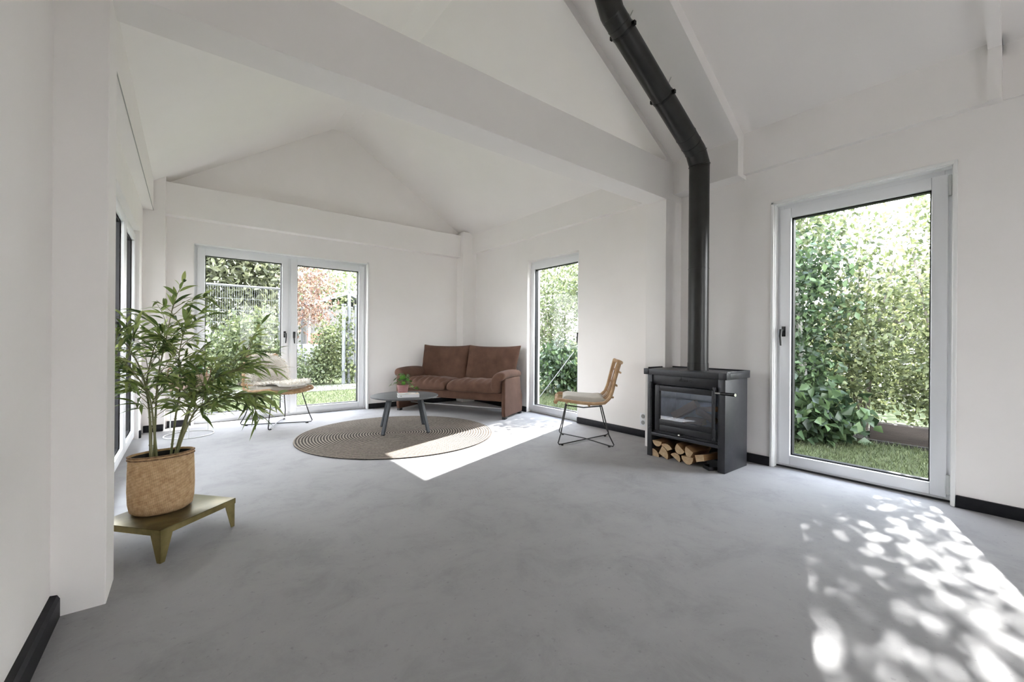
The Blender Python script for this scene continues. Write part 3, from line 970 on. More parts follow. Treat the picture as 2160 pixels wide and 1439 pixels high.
# trailing shoot to the right
MB().tube([(.03, -.03, .09), (.10, -.07, .07), (.13, -.09, .045)], .0016, 5).build('stems', M['culm'], pt)
leaf_mesh('foliage', np.array([[.125, -.085, .05], [.13, -.09, .05]]), np.array([[.5, -.3, .6], [.6, -.1, .2]]), .05, .03, M['pilea_leaf'], pt, 3)

# ------------------------------------------------------------------ sofa
def pillow(w, d, h, p=3.2, pinch=.0, seg=26, noise_amp=.006, fold=0., round_front=False, seed=0, edge=.12):
    """soft cushion in local coords centred at the origin: x width, y depth, z thickness"""
    r2 = random.Random(seed)
    ph = [r2.uniform(0, 6) for _ in range(6)]
    mb = MB()
    def surf(sgn):
        def fn(u, v):
            x, y = u * 2 - 1, v * 2 - 1
            prof = max(0., (1 - abs(x) ** p)) ** .5 * max(0., (1 - abs(y) ** p)) ** .5
            cr = 1 - pinch * (1 - abs(x) ** 2) * (abs(y) ** 6) - pinch * (1 - abs(y) ** 2) * (abs(x) ** 6)
            z = sgn * (h / 2) * (edge + (1 - edge) * prof)
            n = noise_amp * (math.sin(x * 7 + ph[0]) * math.sin(y * 5 + ph[1]) + .6 * math.sin(x * 13 + y * 4 + ph[2]))
            if fold:
                n += fold * math.sin(x * 26 + 2.2 * math.sin(y * 3 + ph[3]) + ph[4]) * max(0, abs(y) - .35) ** 1.0 * prof
            return (x * w / 2 * cr, y * d / 2 * cr, z + n * prof)
        return fn
    mb.grid(surf(1), seg, seg); mb.grid(surf(-1), seg, seg)
    n = seg
    o = n * n
    ring_ = [i for i in range(n)] + [j * n + n - 1 for j in range(1, n)] + [(n - 1) * n + i for i in range(n - 2, -1, -1)] + [j * n for j in range(n - 2, 0, -1)]
    for a, b in zip(ring_, ring_[1:] + ring_[:1]):
        mb.f.append((a, b, b + o, a + o)); mb.mi.append(0)
    return mb

sf = thing('sofa', 'brown corduroy two-seater sofa across the back right corner', 'sofa', (3.03, 5.45, 0), math.atan2(-.876, .483))
HW = .905
# side arm panels: outline in yz
for sx in (-1, 1):
    ol = [(.015, .03), (.64, .03), (.655, .10), (.655, .27), (.60, .36), (.57, .50), (.55, .57), (.04, .57), (.0, .54), (.0, .10)]
    m = MB().prism(ol, 'x', sx * HW - .028, sx * HW + .028)
    ap = m.build('arm_panel', M['sofa'], sf, 50)
    bv = ap.modifiers.new('soft', 'BEVEL'); bv.width = .014; bv.segments = 3
    for ya in (.02, .56):
        MB().box(sx * HW - .026, sx * HW + .026, ya, ya + .07, 0, .032, .004).build('foot', M['rubber'], sf)
    # padded arm: a soft roll over the panel top that hangs down on the inner side
    sec = [(.028, .555), (.046, .60), (.035, .645), (-.01, .668), (-.075, .660), (-.135, .625), (-.178, .56), (-.192, .47), (-.178, .385), (-.12, .35), (-.06, .36), (-.036, .43), (-.034, .54)]
    cxs = sum(p[0] for p in sec) / len(sec); czs = sum(p[1] for p in sec) / len(sec)
    ns = len(sec); ys = [(-.055, .55), (-.05, .80), (-.03, .95), (.0, 1.0), (.15, 1.01), (.30, 1.0), (.45, 1.0), (.56, .97), (.60, .9), (.62, .7)]
    m = MB(); P = []
    for y, k in ys:
        sag = .018 * math.sin((y + .05) / .67 * PI)
        P += [(sx * (HW + cxs + (px - cxs) * k), y, czs + (pz - czs) * k + sag * (1 if pz > czs else .2)) for px, pz in sec]
    F = []
    for a in range(len(ys) - 1):
        for b in range(ns):
            F.append((a * ns + b, a * ns + (b + 1) % ns, (a + 1) * ns + (b + 1) % ns, (a + 1) * ns + b))
    F.append(tuple(range(ns))); F.append(tuple(range((len(ys) - 1) * ns, len(ys) * ns)))
    m.add(P, F)
    ar = m.build('arm_pad', M['sofa'], sf, 80)
    sb = ar.modifiers.new('sub', 'SUBSURF'); sb.levels = 2; sb.render_levels = 2
m = MB().box(-HW + .03, HW - .03, .02, .085, .245, .365, .012).box(-HW + .03, HW - .03, .58, .64, .2, .36, .012).box(-HW + .03, HW - .03, .05, .60, .30, .355, .01)
m.build('seat_rail', M['sofa'], sf, 40)
MB().tube([(-HW + .03, .30, .10), (HW - .03, .30, .10)], .008, 8).build('cross_rod', M['zinc'], sf)
for i, sx in enumerate((-1, 1)):
    m = pillow(.84 if i else .80, .62, .20, 5, .0, 44, .007, .0, seed=3 + i, edge=.35)
    fa = .017 if i == 0 else .006
    m.v = [(x, y, z + (fa * math.sin(x * 62 + 5 * math.sin(y * 9)) * max(0, min(1, (-y - .05) * 5)) * (1 if z > 0 else 0))) for x, y, z in m.v]
    # roll the front edge down
    m.v = [(x, y, z - .035 * max(0, (-y - .18) / .13) ** 1.5 + .012 * math.cos(x * 3.2)) for x, y, z in m.v]
    sc_ = m.build('seat_cushion', M['sofa'], sf, 80)
    sc_.location = (sx * .425, .27, .425); sc_.rotation_euler = (math.radians(-4), 0, 0)
    sb = sc_.modifiers.new('sub', 'SUBSURF'); sb.levels = 1; sb.render_levels = 1
    m = pillow(.885, .62, .17, 3.4, .03, 40, .008, .0, seed=8 + i, edge=.08)
    m.v = [(x * (1 + .05 * max(0, y) * (1 if (x > 0) == (i == 1) else 0) / .31), y + (.018 * (abs(x) / .44) ** 3 if y > .2 else 0), z + .010 * math.sin(x * 40 + 4 * math.sin(y * 8)) * max(0, (-y - .12) * 5) * (1 if abs(x) < .4 else .3)) for x, y, z in m.v]
    bc = m.build('back_cushion', M['sofa'], sf, 80)
    bc.location = (sx * .428, .60, .715); bc.rotation_euler = (math.radians(74), 0, 0)
    sb = bc.modifiers.new('sub', 'SUBSURF'); sb.levels = 1; sb.render_levels = 1
m = MB().box(-HW + .12, HW - .12, .60, .65, .34, .72, .02, mat=Matrix.Translation((0, .60, .34)) @ Matrix.Rotation(math.radians(-10), 4, 'X') @ Matrix.Translation((0, -.58, -.34)))
m.build('back_frame', M['sofa'], sf, 40)

# ------------------------------------------------------------------ rattan chairs
PROFILE = [(.315, .430), (.29, .455), (.20, .447), (.06, .430), (-.10, .424), (-.19, .440), (-.255, .49), (-.295, .57), (-.326, .67), (-.357, .77), (-.39, .87)]
def prof_at(t):
    x = t * (len(PROFILE) - 1); i = min(int(x), len(PROFILE) - 2); f = x - i
    return (PROFILE[i][0] * (1 - f) + PROFILE[i + 1][0] * f, PROFILE[i][1] * (1 - f) + PROFILE[i + 1][1] * f)
def half_w(t):
    return .275 + .035 * math.sin(t * PI * 1.0) - .075 * max(0, t - .5) * 2
def shell_pt(s, t):
    """s in -1..1 across, t along the profile"""
    y, z = prof_at(t)
    hw = half_w(t)
    lift = .035 * s * s * (1 - .4 * t)
    yb = .05 * s * s * max(0, (t - .5)) * 2
    return Vector((s * hw, y + yb, z + lift))
def rattan_chair(label, loc, rz):
    t = thing('rattan_chair', label, 'chair', loc, rz, None)
    m = MB()
    N = 9
    for i in range(N):
        s = -1 + 2 * (i + .5) / N
        m.tube([shell_pt(s * .95, k / 24) for k in range(25)], .006 if i % 2 else .0072, 7)
    m.build('seat_canes', M['rattan'], t)
    m = MB()
    for s in (-1, 1):
        m.tube([shell_pt(s, k / 28) for k in range(29)], .017, 10)
    m.tube([shell_pt(-1 + 2 * k / 16, 0) for k in range(17)], .019, 10)
    m.tube([shell_pt(-1.0 + 2.0 * k / 16, 1) for k in range(17)], .020, 10)
    for tt in (.62, .76, .90):
        m.tube([shell_pt(-1.03 + 2.06 * k / 16, tt) + Vector((0, -.024, -.008)) for k in range(17)], .011, 8)
    for tt in (.2, .36):
        m.tube([shell_pt(-1 + 2 * k / 16, tt) + Vector((0, 0, -.02)) for k in range(17)], .011, 8)
    # binding knots at the front lip
    for i in range(14):
        s = -.93 + 1.86 * i / 13
        c = shell_pt(s, 0.0)
        m.tube([c + Vector((-.006, 0, 0)), c + Vector((.006, 0, 0))], .0215, 8)
    m.build('rattan_frame', M['rattan'], t)
    w = MB()
    R = .0065
    hx, fy, by = .30, .285, -.29
    for s in (-1, 1):
        pts = [(s * .20, .20, .418), (s * .27, .255, .13), (s * (hx - .004), fy - .002, .035), (s * (hx - .012), fy - .012, .018), (s * (hx - .045), fy - .04, .0135), (0, -.002, .0135 + (.013 if s > 0 else 0)),
               (-s * (hx - .045), by + .04, .0135), (-s * (hx - .012), by + .012, .018), (-s * (hx - .004), by + .002, .035), (-s * .27, by + .05, .13), (-s * .20, by + .12, .418)]
        w.tube(pts, R, 9)
    w.tube([(-.20, .20, .418), (.20, .20, .418), (.215, .02, .40), (.20, -.17, .418), (-.20, -.17, .418), (-.215, .02, .40)], R, 9, closed=True)
    w.build('wire_base', M['wire'], t)
    for s in (-1, 1):
        for y in (fy - .045, by + .045):
            MB().box(s * (hx - .05) - .014, s * (hx - .05) + .014, y - .012, y + .012, 0, .012, .002).build('foot_pad', M['rubber'], t)
    return t
def face_rot(fx, fy):           # local +y (front) -> (fx,fy)
    return math.atan2(-fx, fy)
rc_loc, rc_rot = (3.48, 3.16, 0), face_rot(-.703, .711)
lc_loc, lc_rot = (.92, 6.12, 0), face_rot(.414, -.91)
rattan_chair('rattan chair on black wire legs beside the stove', rc_loc, rc_rot)
rattan_chair('rattan chair draped with a sheepskin in front of the double glass doors', lc_loc, lc_rot)
def seat_pad(label, loc, rz, w, d):
    def base_fn(u, v, top):
        x, y = u * 2 - 1, v * 2 - 1
        e = max(0., 1 - abs(x) ** 6) ** .5 * max(0., 1 - abs(y) ** 6) ** .5
        yy = .02 + y * d / 2
        # find seat height under this y
        zs = .44
        for (y1_, z1_), (y2_, z2_) in zip(PROFILE, PROFILE[1:]):
            if y2_ <= yy <= y1_:
                f = (y1_ - yy) / max(1e-6, y1_ - y2_); zs = z1_ + (z2_ - z1_) * f
        s = x * w / 2 / .29
        zs += .035 * s * s + .011
        return (x * w / 2, yy, zs + (.006 + .055 * e if top else 0))
    m = MB(); n = 22
    m.grid(lambda u, v: base_fn(u, v, True), n, n); m.grid(lambda u, v: base_fn(u, v, False), n, n)
    rg2 = [i for i in range(n)] + [j * n + n - 1 for j in range(1, n)] + [(n - 1) * n + i for i in range(n - 2, -1, -1)] + [j * n for j in range(n - 2, 0, -1)]
    for a, b in zip(rg2, rg2[1:] + rg2[:1]):
        m.f.append((a, b, b + n * n, a + n * n)); m.mi.append(0)
    o = m.build('seat_cushion', M['cushion'], None, 60)
    o.location = loc; o.rotation_euler = (0, 0, rz)
    return tag(o, label, 'cushion')
seat_pad('oatmeal canvas seat cushion on the rattan chair by the stove', rc_loc, rc_rot, .50, .45)
seat_pad('oatmeal canvas seat cushion under the sheepskin', lc_loc, lc_rot, .50, .47)

# sheepskin over the far chair
sk = thing('sheepskin', 'shaggy cream sheepskin over back and seat of the far chair', 'sheepskin', lc_loc, lc_rot)
def skin_pt(s, t):
    """t: 0 at the seat front -> 1 over the back top"""
    tt = .08 + t * .92
    if tt <= 1:
        p = shell_pt(s * .9, min(1, tt * 1.0))
    off = .082 if tt < .42 else .082 - (tt - .42) * .06
    y, z = prof_at(min(1, tt))
    y2, z2 = prof_at(min(1, tt + .02)); y1_, z1_ = prof_at(max(0, tt - .02))
    tang = Vector((0, y2 - y1_, z2 - z1_)).normalized()
    nrm = Vector((0, -tang.z, tang.y))
    if nrm.z < 0 and tt < .45: nrm = -nrm
    if nrm.y < 0 and tt >= .45: nrm = -nrm
    return p + nrm * off
def skin_w(t):
    return .94 + .05 * math.sin(t * 9) + .20 * max(0., min(1., (t - .5) * 4)) - .12 * max(0, .1 - t) / .1 - .75 * max(0, (t - .86) / .14) ** 2.2
m = MB(); nu, nv = 22, 34
m.grid(lambda u, v: skin_pt((u * 2 - 1) * skin_w(v), v), nu, nv)
base_pts = np.array([tuple(p) for p in m.v])
# fold the top over behind the back
sk_o = m.build('hide', M['wool'], sk, 80)
so = sk_o.modifiers.new('thick', 'SOLIDIFY'); so.thickness = .02; so.offset = 1
nf = 9000
ui, vi = rng.random(nf), rng.random(nf)
pp = np.array([tuple(skin_pt((u * 2 - 1) * skin_w(v) * 1.02, v)) for u, v in zip(ui, vi)])
tang = np.array([tuple(skin_pt((u * 2 - 1) * skin_w(v), min(1, v + .03)) - skin_pt((u * 2 - 1) * skin_w(v), max(0, v - .03))) for u, v in zip(ui, vi)])
nr = np.cross(np.array([[1., 0, 0]]), unit(tang)); nr[nr[:, 2] + nr[:, 1] < 0] *= -1
dirs = nr * .9 + rng.normal(size=(nf, 3)) * .45 - unit(tang) * .25
edgeb = (np.abs(ui - .5) > .42)[:, None] * np.stack([np.sign(ui - .5), np.zeros(nf), np.zeros(nf)], 1)
topb = (vi > .93)[:, None] * np.array([[0, -.7, .9]])
leaf_mesh('fleece', pp, dirs + edgeb * .9 + topb, rng.uniform(.03, .075, nf), np.full(nf, .009), M['wool'], sk, 2, .25)

# ------------------------------------------------------------------ low metal bench, basket, bamboo
ben = thing('low_bench', 'low worn olive metal bench under the bamboo basket', 'bench', (-.10, 2.65, 0), math.atan2(.286, .327))
# local x along the front edge (length .435), y to the back
BL, BW, BZ = .435, .40, .165
MB().box(0, BL, 0, BW, BZ - .006, BZ, .002).build('top', M['brass_dark'], ben)
MB().box(0, BL, 0, .004, BZ - .032, BZ - .003).box(0, BL, BW - .004, BW, BZ - .032, BZ - .003).box(0, .004, 0, BW, BZ - .032, BZ - .003).box(BL - .004, BL, 0, BW, BZ - .032, BZ - .003).build('apron', M['brass'], ben)
for cx, cy in ((0, 0), (1, 0), (0, 1), (1, 1)):
    m = MB()
    sx, sy = (1 if cx == 0 else -1), (1 if cy == 0 else -1)
    X0, Y0 = cx * BL + sx * .003, cy * BW + sy * .003
    for pl in ('x', 'y'):
        w = .062
        if pl == 'x':
            ol = [(X0, BZ - .025), (X0 + sx * w, BZ - .025), (X0 + sx * (w - .006), BZ - .05), (X0 + sx * .022, 0), (X0, 0)]
            m.prism(ol, 'y', Y0, Y0 + sy * .004)
        else:
            ol = [(Y0, BZ - .025), (Y0 + sy * w, BZ - .025), (Y0 + sy * (w - .006), BZ - .05), (Y0 + sy * .022, 0), (Y0, 0)]
            m.prism(ol, 'x', X0, X0 + sx * .004)
    m.build('leg', M['brass'], ben, 0)

bp = thing('potted_bamboo', 'tall bamboo plant in a woven seagrass basket on the low bench', 'plant', (-.108, 3.0, BZ + .001))
prof = [(.122, .118, .0), (.136, .13, .012), (.143, .134, .05), (.146, .128, .12), (.145, .115, .20), (.143, .098, .27), (.141, .088, .305), (.138, .085, .306), (.136, .083, .27)]
mm = MB().lathe(prof, (0, 0, 0), 64, rot=.2, cap1=False, uv=True)
mm.build('basket', M['basket'], bp, 50)
m = MB()
for z in (.288, .303):
    m.tube([(.1445 * math.cos(a) * math.cos(.2) - .092 * math.sin(a) * math.sin(.2), .1445 * math.cos(a) * math.sin(.2) + .092 * math.sin(a) * math.cos(.2), z + .002 * math.sin(a * 40)) for a in np.linspace(0, 2 * PI, 80, endpoint=False)], .0035, 6, closed=True)
m.build('rim_stitching', M['basket_trim'], bp)
MB().lathe([(.129, .079, .20), (.132, .0795, .296), (.1345, .081, .297), (.1345, .081, .20)], (0, 0, 0), 48, rot=.2, cap0=False, cap1=False).build('nursery_pot', M['rubber'], bp)
MB().lathe([(.128, .076, .262), (.06, .04, .268), (.002, .002, .27)], (0, 0, 0), 32, rot=.2, cap0=False).build('soil', M['soil'], bp)
# culms: (base xy, path)
CULMS = [
    [(-.045, -.01, .26), (-.05, -.01, .48), (-.075, .0, .70), (-.13, .02, .86), (-.20, .03, .97)],
    [(-.035, .01, .26), (-.03, .015, .50), (-.02, .02, .72), (.01, .04, .92), (.04, .05, 1.12)],
    [(-.02, -.02, .26), (-.035, -.02, .45), (-.055, -.03, .62), (-.12, -.05, .76), (-.20, -.08, .84)],
    [(-.05, .02, .26), (-.055, .03, .5), (-.07, .06, .68), (-.05, .10, .84), (-.02, .12, .97)],
    [(.035, .02, .26), (.055, .03, .48), (.075, .04, .66), (.07, .03, .84), (.10, .0, 1.02)],
    [(.05, .0, .26), (.09, -.01, .44), (.13, -.02, .58), (.23, -.03, .70), (.37, -.03, .76)],
    [(.06, .03, .26), (.10, .03, .44), (.15, .05, .60), (.27, .08, .74), (.42, .09, .84)],
    [(.055, -.02, .26), (.10, -.05, .42), (.16, -.09, .55), (.27, -.13, .60), (.40, -.15, .59)],
]
def bez(path, n=14):
    P = [Vector(p) for p in path]
    out = []
    for i in range(len(P) - 1):
        p0 = P[max(0, i - 1)]; p1 = P[i]; p2 = P[i + 1]; p3 = P[min(len(P) - 1, i + 2)]
        for k in range(n // 2):
            t = k / (n // 2)
            out.append(.5 * ((2 * p1) + (p2 - p0) * t + (2 * p0 - 5 * p1 + 4 * p2 - p3) * t * t + (3 * p1 - p0 - 3 * p2 + p3) * t ** 3))
    out.append(P[-1])
    return out
LP, LDr, LL = [], [], []
r3 = random.Random(21)
for ci, cu in enumerate(CULMS):
    pts = bez(cu)
    n = len(pts)
    m = MB().tube(pts, [.0062 - .0044 * i / (n - 1) for i in range(n)], 8)
    for k in range(3, n - 6, 4):
        dd = (pts[k + 1] - pts[k]).normalized()
        m.tube([pts[k] - dd * .002, pts[k] + dd * .002], .0088 - .0052 * k / n, 8)
    # twigs
    NB = 24 if ci >= 4 else 17
    for b in range(NB):
        k = int(n * (.33 + .65 * b / NB)); k = min(k, n - 2)
        p = pts[k]
        tan = (pts[k + 1] - pts[k]).normalized()
        a = r3.uniform(0, 2 * PI)
        side = Vector((math.cos(a), math.sin(a) * .8, r3.uniform(-.25, .5)))
        out_d = Vector((p.x, p.y, 0)) * .8
        L = r3.uniform(.10, .26)
        dirv = (side * .7 + out_d + tan * .5).normalized()
        e = p + dirv * L + Vector((0, 0, -.02))
        midp = p + dirv * L * .5 + Vector((0, 0, .015))
        if e.x - .108 < -.375: continue
        m.tube([p, midp, e], [.0022, .0016, .0010], 5)
        for q in range(r3.randint(8, 11)):
            f = .25 + .75 * q / 10
            c = p * (1 - f) ** 2 + midp * 2 * f * (1 - f) + e * f * f
            aa = r3.uniform(-1.7, 1.7)
            dv = (dirv + Vector((-dirv.y, dirv.x, 0)) * aa + Vector((0, 0, r3.uniform(-.75, .45)))).normalized()
            LP.append(tuple(c)); LDr.append(tuple(dv)); LL.append(r3.uniform(.075, .14))
    for q in range(5):
        dv = ((pts[-1] - pts[-2]).normalized() + Vector((r3.uniform(-.6, .6), r3.uniform(-.6, .6), r3.uniform(-.2, .3)))).normalized()
        LP.append(tuple(pts[-1])); LDr.append(tuple(dv)); LL.append(r3.uniform(.09, .14))
    m.build('stem', M['culm'], bp)
LP = np.array(LP); LDr = np.array(LDr); LL = np.array(LL)
# keep leaves clear of the left wall
keep = (LP[:, 0] + LDr[:, 0] * LL + (-.108) > -.385) & (LP[:, 0] - .108 > -.385) & (LP[:, 2] > .36)
LP, LDr, LL = LP[keep], LDr[keep], LL[keep]
rollv = np.tile(np.array([[0, 0, 1.]]), (len(LP), 1)) + rng.normal(size=(len(LP), 3)) * .45
leaf_mesh('foliage', LP, LDr, LL, LL * .155, M['bamboo_leaf'], bp, 5, .30, unit(rollv), .12)

# ------------------------------------------------------------------ wire stand with planter
ps = thing('plant_stand', 'white wire plant stand left of the double glass doors', 'plant stand', (.02, 6.02, 0))
m = MB().tube([(.23 * math.cos(a), .23 * math.sin(a), .006) for a in np.linspace(0, 2 * PI, 48, endpoint=False)], .006, 8, closed=True)
m.build('floor_ring', M['white_wire'], ps)
for a in (math.radians(140), math.radians(268), math.radians(40)):
    x, y = .23 * math.cos(a), .23 * math.sin(a)
    MB().tube([(x, y, .006), (x * .93, y * .93, .50)], .006, 8).build('leg', M['white_wire'], ps)
MB().lathe([(.20, .485), (.215, .485), (.218, .525), (.212, .525), (.208, .495), (.2, .492)], (0, 0, 0), 48).build('tray', M['white_wire'], ps)
pp_ = thing('planter_basket', 'pinkish woven planter with strap leaved plant on the wire stand', 'planter', (.02, 6.02, .4955))
MB().lathe([(.16, 0), (.178, .012), (.186, .10), (.188, .195), (.180, .198), (.176, .17)], (0, 0, 0), 48, cap1=False, uv=True).build('basket', M['basket2'], pp_)
MB().lathe([(.178, .165), (.08, .17), (.002, .172)], (0, 0, 0), 32, cap0=False).build('soil', M['soil'], pp_)
for a in (math.radians(205), math.radians(335)):
    c = Vector((.19 * math.cos(a), .19 * math.sin(a), .19)); tdir = Vector((-math.sin(a), math.cos(a), 0))
    MB().tube([c - tdir * .05 + Vector((0, 0, -.09)), c - tdir * .05 + Vector((0, 0, .0)), c - tdir * .04 + Vector((0, 0, .07)), c + Vector((0, 0, .09)), c + tdir * .04 + Vector((0, 0, .07)), c + tdir * .05, c + tdir * .05 + Vector((0, 0, -.09))], .007, 8).build('handle', M['basket_trim'], pp_)
n = 46
a = rng.uniform(0, 2 * PI, n); rr = rng.uniform(.0, .08, n)
pos = np.stack([rr * np.cos(a), rr * np.sin(a), np.full(n, .17)], 1)
leaf_mesh('foliage', pos, np.stack([np.cos(a) * .55, np.sin(a) * .55, rng.uniform(.5, 1.2, n)], 1), rng.uniform(.18, .32, n), np.full(n, .03), M['strap_leaf'], pp_, 5, .5)

# ------------------------------------------------------------------ garden
GZ = -.06
mb = MB().box(-40, 50, -40, 60, -.4, GZ)
struct('lawn', mb, M['lawn'], 'green lawn around the house', 'lawn')
# the strip of ground below the house slab is hidden by it
def blades(name, label, rects, n):
    P = []
    for (x0, x1, y0, y1, w) in rects:
        k = int(n * w)
        P.append(np.stack([rng.uniform(x0, x1, k), rng.uniform(y0, y1, k), np.full(k, GZ)], 1))
    P = np.concatenate(P); k = len(P)
    d = rng.normal(size=(k, 3)) * .45; d[:, 2] = 1
    o = leaf_mesh(name, P, d, rng.uniform(.03, .07, k), np.full(k, .006), M['grass'], None, 1)
    tag(o, label, 'grass', kind='stuff')
blades('grass', 'short lawn grass outside the glass doors', [(4.5, 7.0, -.8, 2.6, .32), (4.5, 7.5, 4.2, 8, .22), (-1.5, 5, 7.1, 11.2, .46)], 60000)

mb = MB().box(-4, 8, -9, YR - .35, -.3, GZ + .012)  # unseen paving added so the ground bounces paler, less green light
struct('added_terrace', mb, M['added_terrace'], 'pale paving added outside the unseen doors to bounce less green light', 'added_terrace')
# shrubs and trees outside the right wall
def stem_set(n, h, spread, r=.02, z0=GZ):
    out = []
    for i in range(n):
        a = random.uniform(0, 2 * PI)
        p0 = (random.uniform(-.12, .12), random.uniform(-.12, .12), 0)
        p1 = (math.cos(a) * spread * .4, math.sin(a) * spread * .4, h * .5)
        p2 = (math.cos(a) * spread, math.sin(a) * spread, h)
        out.append(([p0, p1, p2], [r, r * .7, r * .3]))
    return out
HB, BB, DB, OB = M['hedge_leaf'], M['bright_leaf'], M['dark_leaf'], M['olive_leaf']
# (name,label,base,blobs,mat,leaf,stems)
plant_thing('leafy_clump', 'dark broad-leaved clump at the foot of the shrubs outside the near glass door', 'plant', (5.95, 1.75, GZ),
    [(0, 0, .30, .42, .45, .34, 1500)], DB, (.13, .09), stem_set(5, .5, .3, .008), M['culm'], .09, 12, stem_name='stem')
plant_thing('shrub', 'shady shrub with a pale trunk seen at the left of the near glass door', 'shrub', (6.35, 2.15, GZ),
    [(0, 0, .9, .5, .5, .7, 2200), (0, 0, 1.9, .6, .6, .8, 2300)], DB, (.085, .05), [([(-.1, -.25, 0), (-.05, -.2, .7), (.05, -.1, 1.6), (.1, 0, 2.6)], [.05, .045, .035, .02])], M['pale_bark'], .14, 20)
plant_thing('shrub', 'tall loose shrub behind the pale trunk outside the near glass door', 'shrub', (7.0, 2.6, GZ),
    [(0, 0, 1.2, .7, .7, 1.0, 2600), (.1, -.1, 2.4, .7, .85, .7, 2600), (0, 0, 3.3, .65, .7, .6, 1000)], HB, (.08, .048), stem_set(4, 3.0, .4, .03), M['bark'], .15, 18)
plant_thing('shrub', 'sunlit light green shrub in the middle of the near glass door', 'shrub', (7.0, 1.55, GZ),
    [(0, 0, .9, .6, .55, .8, 3000), (0, 0, 1.8, .55, .55, .5, 1100), (0, -.1, 2.5, .4, .4, .4, 260)], BB, (.07, .04), stem_set(5, 2.2, .35, .018), M['bark'], .13, 18)
plant_thing('shrub', 'light green shrub behind the timber edging outside the near glass door', 'shrub', (7.1, .75, GZ),
    [(0, 0, .8, .55, .55, .7, 2600), (0, 0, 1.7, .6, .55, .6, 1400), (.1, .0, 2.7, .55, .55, .6, 1100)], BB, (.07, .038), stem_set(5, 2.6, .35, .018), M['bark'], .13, 18)
plant_thing('shrub', 'tall feathery shrub at the right of the near glass door', 'shrub', (7.0, -.1, GZ),
    [(0, 0, .9, .6, .6, .8, 2600), (0, 0, 2.0, .65, .65, .7, 1900), (0, .1, 3.0, .7, .7, .7, 2000), (0, .2, 3.9, .6, .6, .5, 900)], BB, (.08, .03), stem_set(5, 3.2, .4, .025), M['bark'], .14, 18)
plant_thing('shrub', 'small dark shrub overhanging the timber edging', 'shrub', (6.55, .35, GZ + .02),
    [(0, 0, .55, .30, .35, .35, 900)], HB, (.06, .035), stem_set(4, .7, .2, .01), M['bark'], .09, 14)
plant_thing('shrub', 'broad shrub further along the hedge, right of the timber edging', 'shrub', (6.9, -1.2, GZ),
    [(0, 0, 1.0, .7, .7, .95, 2400), (0, 0, 2.2, .6, .6, .6, 900)], HB, (.08, .045), stem_set(4, 2.2, .3, .02), M['bark'], .15, 18)
plant_thing('tree', 'slender birch with airy crown above the hedge outside the near glass door', 'tree', (8.5, 2.75, GZ),
    [(0, 0, 3.4, .95, .95, .9, 2000), (0, 0, 4.8, .95, .95, .9, 2300), (-.1, .1, 5.6, .9, .9, .5, 1000)], HB, (.09, .055), [([(0, 0, 0), (.05, 0, 1.8), (0, .05, 3.4), (.05, 0, 6.0)], [.06, .05, .035, .012])], M['pale_bark'], .2, 16)
plant_thing('tree', 'loose young tree above the hedge in the middle distance beyond the near glass door', 'tree', (9.0, .6, GZ),
    [(0, 0, 3.0, .85, .85, .8, 1100), (0, 0, 4.1, .7, .7, .7, 500)], OB, (.09, .05), [([(0, 0, 0), (.05, 0, 1.6), (0, .05, 3.0), (.05, 0, 4.5)], [.06, .05, .035, .012])], M['bark'], .22, 14)
# outside the far right door
plant_thing('shrub', 'dark glossy shrub low outside the narrow glass door', 'shrub', (6.6, 6.6, GZ),
    [(0, 0, .55, .6, .7, .5, 2400)], DB, (.12, .07), stem_set(4, .8, .3, .012), M['bark'], .12, 14)
plant_thing('shrub', 'grey green shrub behind the dark glossy one', 'shrub', (7.2, 7.6, GZ),
    [(0, 0, 1.2, .8, .9, 1.0, 3000), (0, 0, 2.3, .7, .8, .5, 1000)], HB, (.08, .045), stem_set(5, 2.2, .4, .02), M['bark'], .15, 18)
plant_thing('shrub', 'bright green shrub at the right of the narrow glass door', 'shrub', (6.9, 5.6, GZ),
    [(0, 0, .9, .6, .6, .8, 2400), (0, .1, 1.75, .55, .6, .4, 1000), (0, .25, 2.35, .6, .85, .55, 3600)], HB, (.08, .045), stem_set(5, 1.8, .4, .02), M['bark'], .13, 18)
plant_thing('tree', 'leafy tree rising behind the shrubs outside the narrow glass door', 'tree', (8.8, 8.0, GZ),
    [(0, 0, 2.6, 1.0, 1.2, .9, 3400), (0, 0, 3.9, .9, 1.0, .7, 1700)], BB, (.10, .06), [([(0, 0, 0), (.05, 0, 1.4), (0, .05, 3.0), (.05, 0, 4.6)], [.09, .08, .05, .02])], M['bark'], .2, 18)
plant_thing('tree', 'second leafy tree further left outside the narrow glass door', 'tree', (8.6, 9.8, GZ),
    [(0, 0, 1.6, 1.0, 1.1, 1.1, 2400), (0, 0, 3.2, 1.0, 1.1, .8, 1500)], OB, (.10, .06), [([(0, 0, 0), (.05, 0, 1.4), (0, .05, 3.6)], [.09, .08, .03])], M['bark'], .2, 18)
plant_thing('shrub', 'hedge shrub between the two right hand glass doors, outside', 'shrub', (6.9, 4.1, GZ),
    [(0, 0, .9, .6, .7, .85, 1800), (0, 0, 1.8, .5, .6, .4, 500)], HB, (.08, .045), stem_set(4, 1.8, .3, .02), M['bark'], .14, 18)
plant_thing('shrub', 'hedge shrub beyond the stove wall, outside', 'shrub', (6.9, 3.2, GZ),
    [(0, 0, .9, .6, .6, .8, 1400)], HB, (.08, .045), stem_set(4, 1.4, .3, .02), M['bark'], .14, 18)
t = thing('garden_pole', 'grey pole leaning outside the narrow glass door', 'pole', (5.75, 6.25, GZ))
MB().tube([(-.1, .12, 0), (.35, -.42, .95)], .009, 8).build('shaft', M['galv'], t)
